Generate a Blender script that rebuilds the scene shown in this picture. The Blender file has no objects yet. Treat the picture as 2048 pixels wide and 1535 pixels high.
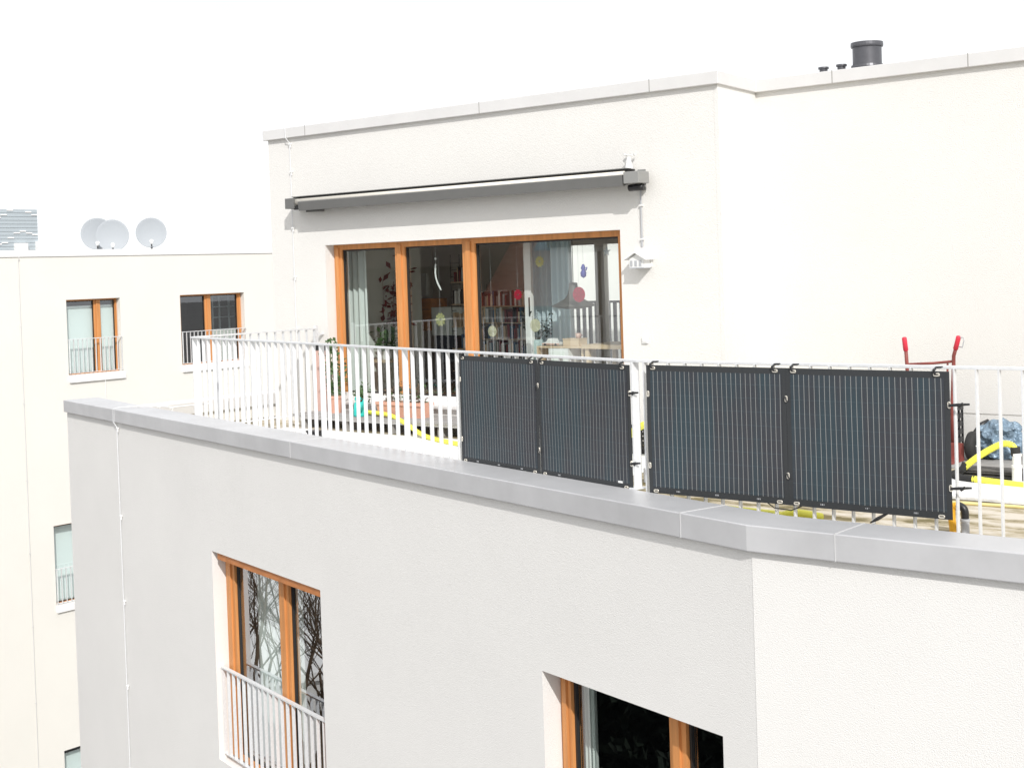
import bpy, bmesh, math, random
from mathutils import Vector, Matrix, noise
random.seed(7)
scene = bpy.context.scene
C = scene.collection
R = math.radians

# ---------------------------------------------------------------- camera
cam_d = bpy.data.cameras.new('camera'); cam = bpy.data.objects.new('camera', cam_d); C.objects.link(cam)
right = Vector((0.772382, 0.634313, -0.032739)); up = Vector((0.01166, 0.037375, 0.999233)); fwd = Vector((-0.635051, 0.772172, -0.021472))
m = Matrix((right, up, -fwd)).transposed().to_4x4()
cam.matrix_world = m
cam_d.sensor_fit = 'HORIZONTAL'; cam_d.sensor_width = 36.0; cam_d.lens = 2800.69*36/2048
cam_d.shift_x = 0.0; cam_d.shift_y = -(767.5-598.98)/2048
cam_d.clip_start = 0.1; cam_d.clip_end = 3000
scene.camera = cam

# ---------------------------------------------------------------- light
EL, AZ = 35.2, 129.0
sd = Vector((math.sin(R(AZ))*math.cos(R(EL)), math.cos(R(AZ))*math.cos(R(EL)), math.sin(R(EL))))
sun_d = bpy.data.lights.new('sun', 'SUN'); sun = bpy.data.objects.new('sun', sun_d); C.objects.link(sun)
sun_d.energy = 3.05; sun_d.angle = R(0.6); sun_d.color = (1.0, 0.975, 0.94)
sun.rotation_euler = sd.to_track_quat('Z', 'Y').to_euler(); sun.location = sd*60
w = bpy.data.worlds.new("World"); scene.world = w; w.use_nodes = True
nt = w.node_tree; nt.nodes.clear()
N = nt.nodes.new; LK = nt.links.new
sky = N('ShaderNodeTexSky'); sky.sky_type = 'NISHITA'; sky.sun_disc = False
sky.sun_elevation = R(EL); sky.sun_rotation = R(AZ); sky.air_density = 1.0; sky.dust_density = 2.0
tc = N('ShaderNodeTexCoord'); nz = N('ShaderNodeTexNoise'); nz.inputs['Scale'].default_value = 2.2; nz.inputs['Detail'].default_value = 6
rp = N('ShaderNodeValToRGB'); rp.color_ramp.elements[0].position = 0.25; rp.color_ramp.elements[0].color = (.66,)*3+(1,)
rp.color_ramp.elements[1].position = 0.6; rp.color_ramp.elements[1].color = (1,)*3+(1,)
mx = N('ShaderNodeMix'); mx.data_type = 'RGBA'; mx.inputs['B'].default_value = (10.3, 10.4, 10.6, 1)
bg = N('ShaderNodeBackground'); bg.inputs['Strength'].default_value = 0.1; wo = N('ShaderNodeOutputWorld')
LK(tc.outputs['Generated'], nz.inputs['Vector']); LK(nz.outputs['Fac'], rp.inputs['Fac']); LK(rp.outputs['Color'], mx.inputs['Factor'])
LK(sky.outputs['Color'], mx.inputs['A']); LK(mx.outputs['Result'], bg.inputs['Color']); LK(bg.outputs['Background'], wo.inputs['Surface'])
vs = scene.view_settings; vs.view_transform = 'Standard'; vs.look = 'None'; vs.exposure = 0.15; vs.gamma = 1.0; vs.use_curve_mapping = False
scene.render.engine = 'CYCLES'

# ---------------------------------------------------------------- materials
def mat(name, col, rough=.8, metal=0.0, bump=None, vary=None, coat=0.0, wave=None, trans=0.0, sheen=0.0):
    """bump=(scale,dist[,detail])  vary=(scale,amount)  wave=(scale, axis, amount)"""
    mt = bpy.data.materials.new(name); mt.use_nodes = True; t = mt.node_tree
    b = t.nodes['Principled BSDF']; b.inputs['Base Color'].default_value = (*col, 1); b.inputs['Roughness'].default_value = rough
    b.inputs['Metallic'].default_value = metal
    if coat: b.inputs['Coat Weight'].default_value = coat
    if trans: b.inputs['Transmission Weight'].default_value = trans
    tcn = t.nodes.new('ShaderNodeTexCoord'); src = None
    if vary:
        n1 = t.nodes.new('ShaderNodeTexNoise'); n1.inputs['Scale'].default_value = vary[0]; n1.inputs['Detail'].default_value = 6; n1.inputs['Roughness'].default_value = .6
        t.links.new(tcn.outputs['Object'], n1.inputs['Vector'])
        mr = t.nodes.new('ShaderNodeMapRange'); mr.inputs['From Min'].default_value = .3; mr.inputs['From Max'].default_value = .7
        mr.inputs['To Min'].default_value = 1-vary[1]; mr.inputs['To Max'].default_value = 1+vary[1]
        t.links.new(n1.outputs['Fac'], mr.inputs['Value'])
        src = mr.outputs['Result']
    if wave:
        mp = t.nodes.new('ShaderNodeMapping'); sc = [2.0, 2.0, 2.0]
        for i in range(3): sc[i] = wave[0] if i != wave[1] else wave[0]*.06
        mp.inputs['Scale'].default_value = sc
        n2 = t.nodes.new('ShaderNodeTexNoise'); n2.inputs['Scale'].default_value = 1.0; n2.inputs['Detail'].default_value = 5
        t.links.new(tcn.outputs['Object'], mp.inputs['Vector']); t.links.new(mp.outputs['Vector'], n2.inputs['Vector'])
        mr2 = t.nodes.new('ShaderNodeMapRange'); mr2.inputs['From Min'].default_value = .3; mr2.inputs['From Max'].default_value = .7
        mr2.inputs['To Min'].default_value = 1-wave[2]; mr2.inputs['To Max'].default_value = 1+wave[2]
        t.links.new(n2.outputs['Fac'], mr2.inputs['Value'])
        src = mr2.outputs['Result']
    if src:
        vm = t.nodes.new('ShaderNodeVectorMath'); vm.operation = 'SCALE'; vm.inputs[0].default_value = col
        t.links.new(src, vm.inputs['Scale']); t.links.new(vm.outputs['Vector'], b.inputs['Base Color'])
    if bump:
        n3 = t.nodes.new('ShaderNodeTexNoise'); n3.inputs['Scale'].default_value = bump[0]; n3.inputs['Detail'].default_value = bump[2] if len(bump) > 2 else 3
        bn = t.nodes.new('ShaderNodeBump'); bn.inputs['Strength'].default_value = 1.0; bn.inputs['Distance'].default_value = bump[1]
        t.links.new(tcn.outputs['Object'], n3.inputs['Vector']); t.links.new(n3.outputs['Fac'], bn.inputs['Height']); t.links.new(bn.outputs['Normal'], b.inputs['Normal'])
    return mt

M_ = {}
M_['render_white'] = mat('render_white', (.76, .745, .715), .95, bump=(105, .0045, 4), vary=(.9, .02))
M_['render_lower'] = mat('render_lower_wall', (.765, .752, .73), .95, bump=(140, .0034, 3), vary=(.7, .025))  # lower wall copy of the render, albedo offset for the light falling there
M_['render_cream'] = mat('render_cream', (.76, .74, .69), .95, bump=(60, .005, 4), vary=(.5, .02))
M_['coping'] = mat('coping_metal', (.56, .56, .57), .42, .25, vary=(1.6, .09), bump=(3, .003, 2))
M_['coping_light'] = mat('coping_pale', (.70, .69, .68), .5, .1, vary=(2.5, .03))
M_['joint'] = mat('joint_metal', (.66, .66, .66), .4, .25)
M_['galv'] = mat('galvanised', (.74, .75, .76), .45, .15, vary=(30, .07))
M_['larch'] = mat('larch_frame', (.60, .26, .085), .5, wave=(26, 2, .16))
M_['larch_h'] = mat('larch_frame_head', (.50, .19, .06), .5, wave=(26, 0, .16))
M_['gasket'] = mat('gasket', (.02, .02, .02), .5)
M_['dark_metal'] = mat('awning_grey', (.17, .17, .165), .5, .2, vary=(6, .04))
M_['dark_metal2'] = mat('awning_end_grey', (.30, .30, .29), .5, .2)
M_['fabric_cream'] = mat('awning_fabric', (.78, .74, .66), .9)
M_['chimney'] = mat('chimney_metal', (.12, .12, .13), .38, .55, vary=(9, .12))
M_['white_plastic'] = mat('white_plastic', (.80, .80, .79), .4)
M_['white_matt'] = mat('white_matt', (.82, .81, .80), .8)
M_['grey_plastic'] = mat('grey_plastic', (.42, .43, .45), .45)
M_['black_rubber'] = mat('black_rubber', (.022, .022, .022), .75, bump=(40, .003))
M_['black_plastic'] = mat('black_plastic', (.018, .018, .02), .4)
M_['red_paint'] = mat('red_paint', (.24, .06, .05), .6, vary=(18, .22))
M_['red_grip'] = mat('red_grip', (.62, .03, .06), .5)
M_['yellow'] = mat('yellow_hose', (.84, .80, .09), .45)
M_['yellow2'] = mat('yellow_corrugated', (.80, .42, .02), .45)
M_['pale_yellow'] = mat('pale_yellow_hose', (.72, .62, .28), .5)
M_['tarp'] = mat('blue_tarp', (.20, .28, .36), .38, .2, vary=(5, .3), bump=(9, .10, 3))
M_['terracotta'] = mat('terracotta', (.62, .34, .25), .85, vary=(10, .1))
M_['turquoise'] = mat('turquoise_plastic', (.03, .52, .46), .35)
M_['deck'] = mat('grey_deck', (.34, .33, .32), .85, wave=(14, 0, .22))
M_['pavement'] = mat('pavement', (.20, .197, .19), .95, vary=(.25, .3))
M_['fleece'] = mat('white_fleece', (.78, .78, .77), .9, bump=(9, .02))
M_['mat_floor'] = mat('floor_mat', (.30, .29, .275), .95, vary=(14, .15), bump=(60, .003))
M_['mats'] = mat('bitumen_mat', (.09, .085, .08), .95, vary=(20, .3), bump=(60, .004))
M_['leaf'] = mat('leaf', (.06, .12, .035), .55, vary=(9, .35))
M_['leaf_dark'] = mat('leaf_dark', (.012, .022, .012), 1.0, vary=(5, .35))
M_['bark'] = mat('bark', (.13, .088, .055), .95, vary=(12, .3), bump=(20, .02))
M_['twig'] = mat('twig', (.10, .075, .05), .8)
M_['steel'] = mat('steel', (.62, .62, .6), .3, .9)
M_['eyelet'] = mat('eyelet', (.72, .68, .60), .35, .4)
M_['plaster_in'] = mat('interior_plaster', (.70, .66, .61), .9, vary=(2, .06))
M_['plaster_lt'] = mat('interior_light_plaster', (.80, .82, .78), .9)
M_['floor_in'] = mat('interior_floor', (.24, .15, .08), .5, wave=(8, 0, .25))
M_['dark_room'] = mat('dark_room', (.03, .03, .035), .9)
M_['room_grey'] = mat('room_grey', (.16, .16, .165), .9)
M_['curtain'] = mat('curtain', (.50, .58, .62), .9)
M_['curtain_white'] = mat('curtain_white', (.74, .78, .76), .9)
M_['blind'] = mat('roller_blind', (.82, .87, .88), .85)
M_['orange_wood'] = mat('orange_wood', (.48, .19, .05), .5, wave=(10, 0, .3))
M_['pale_wood'] = mat('pale_wood', (.66, .50, .34), .6, wave=(14, 0, .12))
M_['lamp_grey'] = mat('lamp_grey', (.085, .078, .068), .45)
M_['dark_red'] = mat('dark_red', (.18, .018, .02), .6, vary=(14, .4))
M_['book'] = mat('books', (.30, .29, .28), .8)
M_['tiles'] = mat('roof_tiles', (.30, .075, .04), .8, vary=(3, .2))
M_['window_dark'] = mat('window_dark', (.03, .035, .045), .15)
M_['skylight'] = mat('skylight', (.06, .14, .24), .15)
M_['dish'] = mat('dish', (.35, .375, .40), .6)
M_['tower'] = mat('tower_hazed', (.43, .48, .51), .6, vary=(.2, .05))  # distance haze put into this pale colour
M_['vase'] = mat('vase', (.42, .52, .52), .35)
M_['blue_fig'] = mat('blue_figure', (.03, .04, .32), .4)
M_['pink'] = mat('pink_card', (.64, .42, .36), .6)
M_['dark_brown'] = mat('dark_brown', (.05, .03, .024), .8, vary=(1.5, .3))
M_['bright_white'] = mat('bright_white', (.88, .88, .86), .8)
M_['gap'] = mat('dark_joint', (.30, .29, .27), .9)  # darker grey of the strips between penthouse coping pieces

def glass(name, tint=(.9, .95, .93), refl=.23):
    mt = bpy.data.materials.new(name); mt.use_nodes = True; t = mt.node_tree; t.nodes.clear()
    o = t.nodes.new('ShaderNodeOutputMaterial'); mxs = t.nodes.new('ShaderNodeMixShader')
    tr = t.nodes.new('ShaderNodeBsdfTransparent'); tr.inputs['Color'].default_value = (*tint, 1)
    g = t.nodes.new('ShaderNodeBsdfGlossy'); g.inputs['Roughness'].default_value = 0.0; g.inputs['Color'].default_value = (.95, .97, 1, 1)
    ge = t.nodes.new('ShaderNodeNewGeometry'); dt = t.nodes.new('ShaderNodeVectorMath'); dt.operation = 'DOT_PRODUCT'
    t.links.new(ge.outputs['Incoming'], dt.inputs[0]); t.links.new(ge.outputs['Normal'], dt.inputs[1])
    ab = t.nodes.new('ShaderNodeMath'); ab.operation = 'ABSOLUTE'; t.links.new(dt.outputs['Value'], ab.inputs[0])
    om = t.nodes.new('ShaderNodeMath'); om.operation = 'SUBTRACT'; om.inputs[0].default_value = 1.0; t.links.new(ab.outputs[0], om.inputs[1])
    pw = t.nodes.new('ShaderNodeMath'); pw.operation = 'POWER'; pw.inputs[1].default_value = 4.0; t.links.new(om.outputs[0], pw.inputs[0])
    ma = t.nodes.new('ShaderNodeMath'); ma.operation = 'MULTIPLY_ADD'; ma.inputs[1].default_value = .8; ma.inputs[2].default_value = refl; ma.use_clamp = True
    t.links.new(pw.outputs[0], ma.inputs[0]); t.links.new(ma.outputs[0], mxs.inputs[0]); t.links.new(tr.outputs[0], mxs.inputs[1]); t.links.new(g.outputs[0], mxs.inputs[2]); t.links.new(mxs.outputs[0], o.inputs[0])
    return mt
M_['glass'] = glass('window_glass', refl=.16)
M_['glass_low'] = glass('lower_window_glass', refl=.30)
def translucent(name, col, alpha=1.0):
    mt = bpy.data.materials.new(name); mt.use_nodes = True; t = mt.node_tree; t.nodes.clear()
    o = t.nodes.new('ShaderNodeOutputMaterial'); a = t.nodes.new('ShaderNodeBsdfDiffuse'); a.inputs['Color'].default_value = (*col, 1)
    b = t.nodes.new('ShaderNodeBsdfTranslucent'); b.inputs['Color'].default_value = (*col, 1)
    mxs = t.nodes.new('ShaderNodeMixShader'); mxs.inputs[0].default_value = .5
    t.links.new(a.outputs[0], mxs.inputs[1]); t.links.new(b.outputs[0], mxs.inputs[2])
    t.links.new(mxs.outputs[0], o.inputs[0]); return mt
M_['glass_yellow'] = translucent('glass_yellow', (.66, .66, .36))
M_['glass_red'] = translucent('glass_red', (.62, .03, .09))
M_['glass_pale'] = translucent('glass_pale', (.8, .78, .60))

def moss_concrete():
    mt = bpy.data.materials.new('mossy_slab'); mt.use_nodes = True; t = mt.node_tree; b = t.nodes['Principled BSDF']; b.inputs['Roughness'].default_value = .95
    tcn = t.nodes.new('ShaderNodeTexCoord'); mp = t.nodes.new('ShaderNodeMapping'); mp.inputs['Scale'].default_value = (1.0, 2.6, 1)
    n = t.nodes.new('ShaderNodeTexNoise'); n.inputs['Scale'].default_value = 1.7; n.inputs['Detail'].default_value = 9; n.inputs['Roughness'].default_value = .68
    cr = t.nodes.new('ShaderNodeValToRGB'); e = cr.color_ramp.elements
    e[0].position = .42; e[0].color = (.16, .13, .055, 1); e[1].position = .60; e[1].color = (.60, .55, .47, 1)
    x = e.new(.50); x.color = (.42, .36, .25, 1)
    t.links.new(tcn.outputs['Object'], mp.inputs['Vector']); t.links.new(mp.outputs['Vector'], n.inputs['Vector']); t.links.new(n.outputs['Fac'], cr.inputs['Fac']); t.links.new(cr.outputs['Color'], b.inputs['Base Color'])
    return mt
M_['mossy'] = moss_concrete()

def solar_cells():
    """dark cells with thin silver busbars, drawn in the panel's own coordinates (x across, z up)"""
    mt = bpy.data.materials.new('solar_cells'); mt.use_nodes = True; t = mt.node_tree; b = t.nodes['Principled BSDF']
    L = t.links.new; nn = t.nodes.new
    tcn = nn('ShaderNodeTexCoord'); sp = nn('ShaderNodeSeparateXYZ'); L(tcn.outputs['Object'], sp.inputs[0])
    def math_(op, a, bb=None, c=None):
        q = nn('ShaderNodeMath'); q.operation = op
        for i, v in enumerate((a, bb, c)):
            if v is None: continue
            if isinstance(v, (int, float)): q.inputs[i].default_value = v
            else: L(v, q.inputs[i])
        return q.outputs[0]
    def line(coord, off, pitch, wd):
        s = math_('ADD', coord, 100.0+off); q = math_('MODULO', s, pitch); q = math_('SUBTRACT', q, pitch/2); q = math_('ABSOLUTE', q); return math_('LESS_THAN', q, wd/2)
    x, z = sp.outputs['X'], sp.outputs['Z']
    bus = line(x, .0, .0355, .0034); fine = line(z, .0, .0875, .0016)
    n1 = nn('ShaderNodeTexNoise'); mp = nn('ShaderNodeMapping'); mp.inputs['Scale'].default_value = (7, 7, 1.1); L(tcn.outputs['Object'], mp.inputs['Vector']); L(mp.outputs['Vector'], n1.inputs['Vector'])
    n1.inputs['Scale'].default_value = 1.0; n1.inputs['Detail'].default_value = 3
    cr = nn('ShaderNodeValToRGB'); e = cr.color_ramp.elements; e[0].position = .38; e[0].color = (.034, .036, .044, 1); e[1].position = .62; e[1].color = (.026, .044, .056, 1)
    xx = e.new(.5); xx.color = (.030, .040, .050, 1)
    L(n1.outputs['Fac'], cr.inputs['Fac'])
    m1 = nn('ShaderNodeMix'); m1.data_type = 'RGBA'; L(fine, m1.inputs['Factor']); L(cr.outputs['Color'], m1.inputs['A']); m1.inputs['B'].default_value = (.055, .085, .10, 1)
    m2 = nn('ShaderNodeMix'); m2.data_type = 'RGBA'; L(bus, m2.inputs['Factor']); L(m1.outputs['Result'], m2.inputs['A']); m2.inputs['B'].default_value = (.28, .285, .275, 1)
    L(m2.outputs['Result'], b.inputs['Base Color']); b.inputs['Roughness'].default_value = .62
    n3 = nn('ShaderNodeTexNoise'); n3.inputs['Scale'].default_value = 2.5; L(tcn.outputs['Object'], n3.inputs['Vector'])
    bn = nn('ShaderNodeBump'); bn.inputs['Distance'].default_value = .02; bn.inputs['Strength'].default_value = .6; L(n3.outputs['Fac'], bn.inputs['Height']); L(bn.outputs['Normal'], b.inputs['Normal'])
    return mt
M_['cells'] = solar_cells()
M_['panel_edge'] = mat('panel_laminate', (.030, .033, .036), .55)

def tile_roof():
    mt = M_['tiles']; t = mt.node_tree; b = t.nodes['Principled BSDF']
    tcn = t.nodes.new('ShaderNodeTexCoord'); wv = t.nodes.new('ShaderNodeTexWave'); wv.bands_direction = 'Y'; wv.inputs['Scale'].default_value = 1.3
    wv2 = t.nodes.new('ShaderNodeTexWave'); wv2.bands_direction = 'X'; wv2.inputs['Scale'].default_value = 1.2; wv2.wave_profile = 'SAW'
    ad = t.nodes.new('ShaderNodeMath'); ad.operation = 'ADD'; bn = t.nodes.new('ShaderNodeBump'); bn.inputs['Distance'].default_value = .06
    t.links.new(tcn.outputs['Object'], wv.inputs['Vector']); t.links.new(tcn.outputs['Object'], wv2.inputs['Vector'])
    t.links.new(wv.outputs['Fac'], ad.inputs[0]); t.links.new(wv2.outputs['Fac'], ad.inputs[1]); t.links.new(ad.outputs[0], bn.inputs['Height']); t.links.new(bn.outputs['Normal'], b.inputs['Normal'])
tile_roof()

# ---------------------------------------------------------------- mesh helpers
def root_loc(p):
    v = Vector((0, 0, 0))
    while p is not None: v += p.location; p = p.parent
    return v
class MB:
    def __init__(s): s.bm = bmesh.new()
    def face(s, pts):
        return s.bm.faces.new([s.bm.verts.new(p) for p in pts])
    def prism(s, base, vec):
        """base polygon extruded along vec"""
        vec = Vector(vec); a = [s.bm.verts.new(p) for p in base]; b = [s.bm.verts.new(Vector(p)+vec) for p in base]; n = len(a)
        s.bm.faces.new(a); s.bm.faces.new(list(reversed(b)))
        for i in range(n): s.bm.faces.new((a[i], b[i], b[(i+1) % n], a[(i+1) % n]))
        return s
    def obox(s, c, ax, ay, az):
        """box, centre and three half-axis vectors"""
        c, ax, ay, az = Vector(c), Vector(ax), Vector(ay), Vector(az)
        base = [c-ax-ay-az, c+ax-ay-az, c+ax+ay-az, c-ax+ay-az]
        return s.prism(base, az*2)
    def box(s, x0, x1, y0, y1, z0, z1):
        return s.obox(((x0+x1)/2, (y0+y1)/2, (z0+z1)/2), ((x1-x0)/2, 0, 0), (0, (y1-y0)/2, 0), (0, 0, (z1-z0)/2))
    def tube(s, pts, r, n=8, cap=True, flat=1.0):
        pts = [Vector(p) for p in pts]; rr = r if isinstance(r, (list, tuple)) else [r]*len(pts); rings = []; ref = None
        for i, p in enumerate(pts):
            t = (pts[min(i+1, len(pts)-1)]-pts[max(i-1, 0)])
            t = t.normalized() if t.length > 1e-9 else Vector((0, 0, 1))
            if ref is None: ref = Vector((0, 0, 1)) if abs(t.z) < .9 else Vector((1, 0, 0))
            u = (ref-t*ref.dot(t)).normalized(); v = t.cross(u); ref = u
            rings.append([s.bm.verts.new(p+u*rr[i]*math.cos(2*math.pi*k/n)+v*rr[i]*flat*math.sin(2*math.pi*k/n)) for k in range(n)])
        for a, b in zip(rings, rings[1:]):
            for k in range(n): s.bm.faces.new((a[k], a[(k+1) % n], b[(k+1) % n], b[k]))
        if cap:
            s.bm.faces.new(list(reversed(rings[0]))); s.bm.faces.new(rings[-1])
        return s
    def lathe(s, c, prof, n=24, axis=(0, 0, 1), cap=False):
        c = Vector(c); q = Vector((0, 0, 1)).rotation_difference(Vector(axis)); rings = []
        for r, z in prof:
            rings.append([s.bm.verts.new(c+q@Vector((r*math.cos(2*math.pi*k/n), r*math.sin(2*math.pi*k/n), z))) for k in range(n)])
        for a, b in zip(rings, rings[1:]):
            for k in range(n): s.bm.faces.new((a[k], a[(k+1) % n], b[(k+1) % n], b[k]))
        if cap: s.bm.faces.new(list(reversed(rings[0]))); s.bm.faces.new(rings[-1])
        return s
    def build(s, name, material, parent=None, smooth=False, bevel=0.0, loc=None):
        bmesh.ops.recalc_face_normals(s.bm, faces=s.bm.faces[:])
        if bevel:
            es = [e for e in s.bm.edges if len(e.link_faces) == 2 and e.calc_face_angle(0) > .6]
            bmesh.ops.bevel(s.bm, geom=es, offset=bevel, segments=2, profile=.5, affect='EDGES', clamp_overlap=True)
        off = root_loc(parent) if parent is not None else Vector((0, 0, 0))
        o_loc = Vector(loc) if loc is not None else Vector((0, 0, 0))
        if parent is None and loc is not None: off = o_loc
        elif loc is not None: off = o_loc
        for v in s.bm.verts: v.co -= off
        me = bpy.data.meshes.new(name); s.bm.to_mesh(me); s.bm.free()
        if smooth:
            for f in me.polygons: f.use_smooth = True
        me.materials.append(M_[material] if isinstance(material, str) else material)
        o = bpy.data.objects.new(name, me); C.objects.link(o)
        if parent is not None:
            o.parent = parent
            if loc is not None: o.location = o_loc-root_loc(parent)
        elif loc is not None: o.location = o_loc
        return o
def thing(name, label, cat, loc=(0, 0, 0), group=None):
    o = bpy.data.objects.new(name, None); C.objects.link(o); o.location = loc; o.empty_display_size = .2
    o['label'] = label; o['category'] = cat
    if group: o['group'] = group
    return o
def tag(o, label, cat, group=None):
    o['label'] = label; o['category'] = cat
    if group: o['group'] = group
    return o
def struct(o): o['kind'] = 'structure'; return o
def copy_child(src, parent, loc):
    c = src.copy(); C.objects.link(c); c.parent = parent; c.location = loc; return c

class Frame:
    """vertical wall frame: u to the viewer's right, w outwards, z up"""
    def __init__(s, ox, oy, ux, uy):
        s.O = Vector((ox, oy, 0)); U = Vector((ux, uy, 0)).normalized(); s.U = U; s.N = Vector((U.y, -U.x, 0))
    def __call__(s, u, w, z): return s.O+s.U*u+s.N*w+Vector((0, 0, z))
    def box(s, mb, u0, u1, w0, w1, z0, z1):
        return mb.obox(s((u0+u1)/2, (w0+w1)/2, (z0+z1)/2), s.U*((u1-u0)/2), s.N*((w1-w0)/2), (0, 0, (z1-z0)/2))
def wall(mb, F, u0, u1, z0, z1, holes, thick=.32, depth=.18):
    us = sorted({u0, u1, *[h[0] for h in holes], *[h[1] for h in holes]}); zs = sorted({z0, z1, *[h[2] for h in holes], *[h[3] for h in holes]})
    def inh(u, z): return any(h[0] < u < h[1] and h[2] < z < h[3] for h in holes)
    for a, b in zip(us, us[1:]):
        for c, d in zip(zs, zs[1:]):
            if inh((a+b)/2, (c+d)/2): continue
            mb.face((F(a, 0, c), F(b, 0, c), F(b, 0, d), F(a, 0, d)))
            mb.face((F(a, -thick, c), F(a, -thick, d), F(b, -thick, d), F(b, -thick, c)))
    for a, b, c, d in holes:
        for p, q in (((a, c), (b, c)), ((b, c), (b, d)), ((b, d), (a, d)), ((a, d), (a, c))):
            mb.face((F(p[0], 0, p[1]), F(q[0], 0, q[1]), F(q[0], -thick, q[1]), F(p[0], -thick, p[1])))
    for p, q in (((u0, z0), (u1, z0)), ((u1, z0), (u1, z1)), ((u1, z1), (u0, z1)), ((u0, z1), (u0, z0))):
        mb.face((F(p[0], 0, p[1]), F(p[0], -thick, p[1]), F(q[0], -thick, q[1]), F(q[0], 0, q[1])))
def merge(mb, d=.0005): bmesh.ops.remove_doubles(mb.bm, verts=mb.bm.verts[:], dist=d)

def window(F, parent, u0, u1, z0, z1, rec, posts, fw=.12, hd=.07, name='window', gl='glass'):
    """posts = [(a,b)] upright members between panes; frame set back by rec"""
    xs = [u0+fw]+[x for p in posts for x in p]+[u1-fw]
    mb = MB(); G = Frame(0, 0, 1, 0); G.O = F.O-F.N*rec; G.U = F.U; G.N = F.N
    wall(mb, G, u0+.001, u1-.001, z0+.001, z1-.001, [(p, q, z0+hd, z1-hd) for p, q in zip(xs[::2], xs[1::2])], .08); merge(mb)
    f = mb.build(name, 'larch', parent)
    for p, q in [(u0, u0+fw)]+list(posts)+[(u1-fw, u1)]:
        mb = MB(); F.box(mb, p+(q-p)*.30, q-(q-p)*.30, -rec+.0005, -rec+.020, z0+.02, z1-hd*.6); mb.build('frame_profile', 'larch', f)
    for a, b in zip(xs[::2], xs[1::2]):
        g = MB(); Gf = Frame(0, 0, 1, 0); Gf.O = F.O-F.N*(rec+.028); Gf.U = F.U; Gf.N = F.N
        wall(g, Gf, a+.0005, b-.0005, z0+hd+.0005, z1-hd-.0005, [(a+.02, b-.02, z0+hd+.02, z1-hd-.02)], .03); merge(g)
        g.build('gasket', 'gasket', f)
        p = MB(); p.face((F(a, -rec-.05, z0+hd), F(b, -rec-.05, z0+hd), F(b, -rec-.05, z1-hd), F(a, -rec-.05, z1-hd)))
        p.build('pane', gl, f)
    return f

def guard(F, parent_label, u0, u1, z0, z1, w, group=None, n=None, name='window_guard', thin=False):
    r = thing(name, parent_label, 'guard rail', F((u0+u1)/2, w, z0), group)
    mb = MB(); F.box(mb, u0, u1, w-.022, w+.022, z1-.016, z1); mb.build('handrail', 'galv', r)
    mb = MB(); F.box(mb, u0, u1, w-.014, w+.014, z0, z0+.012); mb.build('bottom_rail', 'galv', r)
    n = n or int(round((u1-u0)/.13)); base = None
    for i in range(n+1):
        u = u0+.02+(u1-u0-.04)*i/n
        if base is None:
            mb = MB(); F.box(mb, u-.004, u+.004, w-.017, w+.017, z0+.012, z1-.016); base = mb.build('baluster', 'galv', r, loc=F(u, w, z0)); u_first = u
        else: copy_child(base, r, F(u, w, z0)-r.location)
    return r

# ================================================================ SETTING
mb = MB(); mb.face(((-900, -700, -15), (700, -700, -15), (700, 900, -15), (-900, 900, -15)))
struct(mb.build('ground', 'pavement'))

ZC = -1.54                      # top of the terrace parapet
K3 = Vector((-.964, .2655, 0)).normalized()
# frames
FA = Frame(0, 12.1, 1, 0)                     # penthouse wall with the big window
FB = Frame(0, 13.086, 1, 0)                   # penthouse wall on the right, set back
F3 = Frame(-4.172+.010, 7.164+.045, .9638, -.2660)   # lower slanted wall (u<0 to the left of the corner)
F1 = Frame(0, 7.206, 1, 0)                    # lower wall right of the corner
FL = Frame(-31.2, 0, 0, 1)                    # neighbour facade

# ---------------------------------------------------------------- terrace building
b = thing('apartment_building', 'white rendered terraced apartment building with penthouse and grey metal copings', 'building', (-8, 10, -15))
UL = -12.766                                   # left end of the slanted wall
W1h = (-8.056, -5.574, -5.10, -2.875); W2h = (-2.148, -.295, -5.10, -2.875)
mb = MB(); wall(mb, F3, UL, 0, -15, ZC-.157+.03, [W1h, W2h], .32); wall(mb, F1, -4.1625, 3.0, -15, ZC-.157+.03, [], .32)
# left end return + side wall
pl = F3(UL, 0, 0); pl2 = F3(UL, -.62, 0)
mb.prism([F3(UL+.001, -.321, -15), F3(UL+.001, -.60, -15), F3(UL+1.72, -.60, -15), F3(UL+1.72, -.321, -15)], (0, 0, 15+ZC-.128))
merge(mb); mb.build('front_wall', 'render_lower', b)
mb = MB(); mb.box(-14.77, -14.45, 10.62, 26, -15, ZC-.128); mb.build('side_wall', 'render_cream', b)
# coping: outer line A-B-C, inner line parallel .385 behind, face .157 high
def coping_band(u0, u1, F, ov=.03, wd=.385, zt=ZC, face=.157, endcut=0):
    pass
c_out = [(-16.478, 10.561), (-4.172, 7.164), (3.0, 7.148)]
c_in = [(-16.36, 11.02), (-14.41, 10.42), (-4.10, 7.545), (3.0, 7.533)]
mb = MB()
poly = [Vector((x, y, ZC)) for x, y in c_out]+[Vector((x, y, ZC)) for x, y in reversed(c_in)]
mb.prism(poly, (0, 0, -.157))
# slightly raised rounded bead along the front edge
cp = mb.build('coping', 'coping', b, bevel=.006)
side = MB(); side.prism([Vector(p) for p in ((-14.82, 10.56, ZC-.004), (-14.40, 10.44, ZC-.004), (-14.40, 26, ZC-.004), (-14.82, 26, ZC-.004))], (0, 0, -.15)); side.build('side_coping', 'coping_light', b, bevel=.005)
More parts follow.
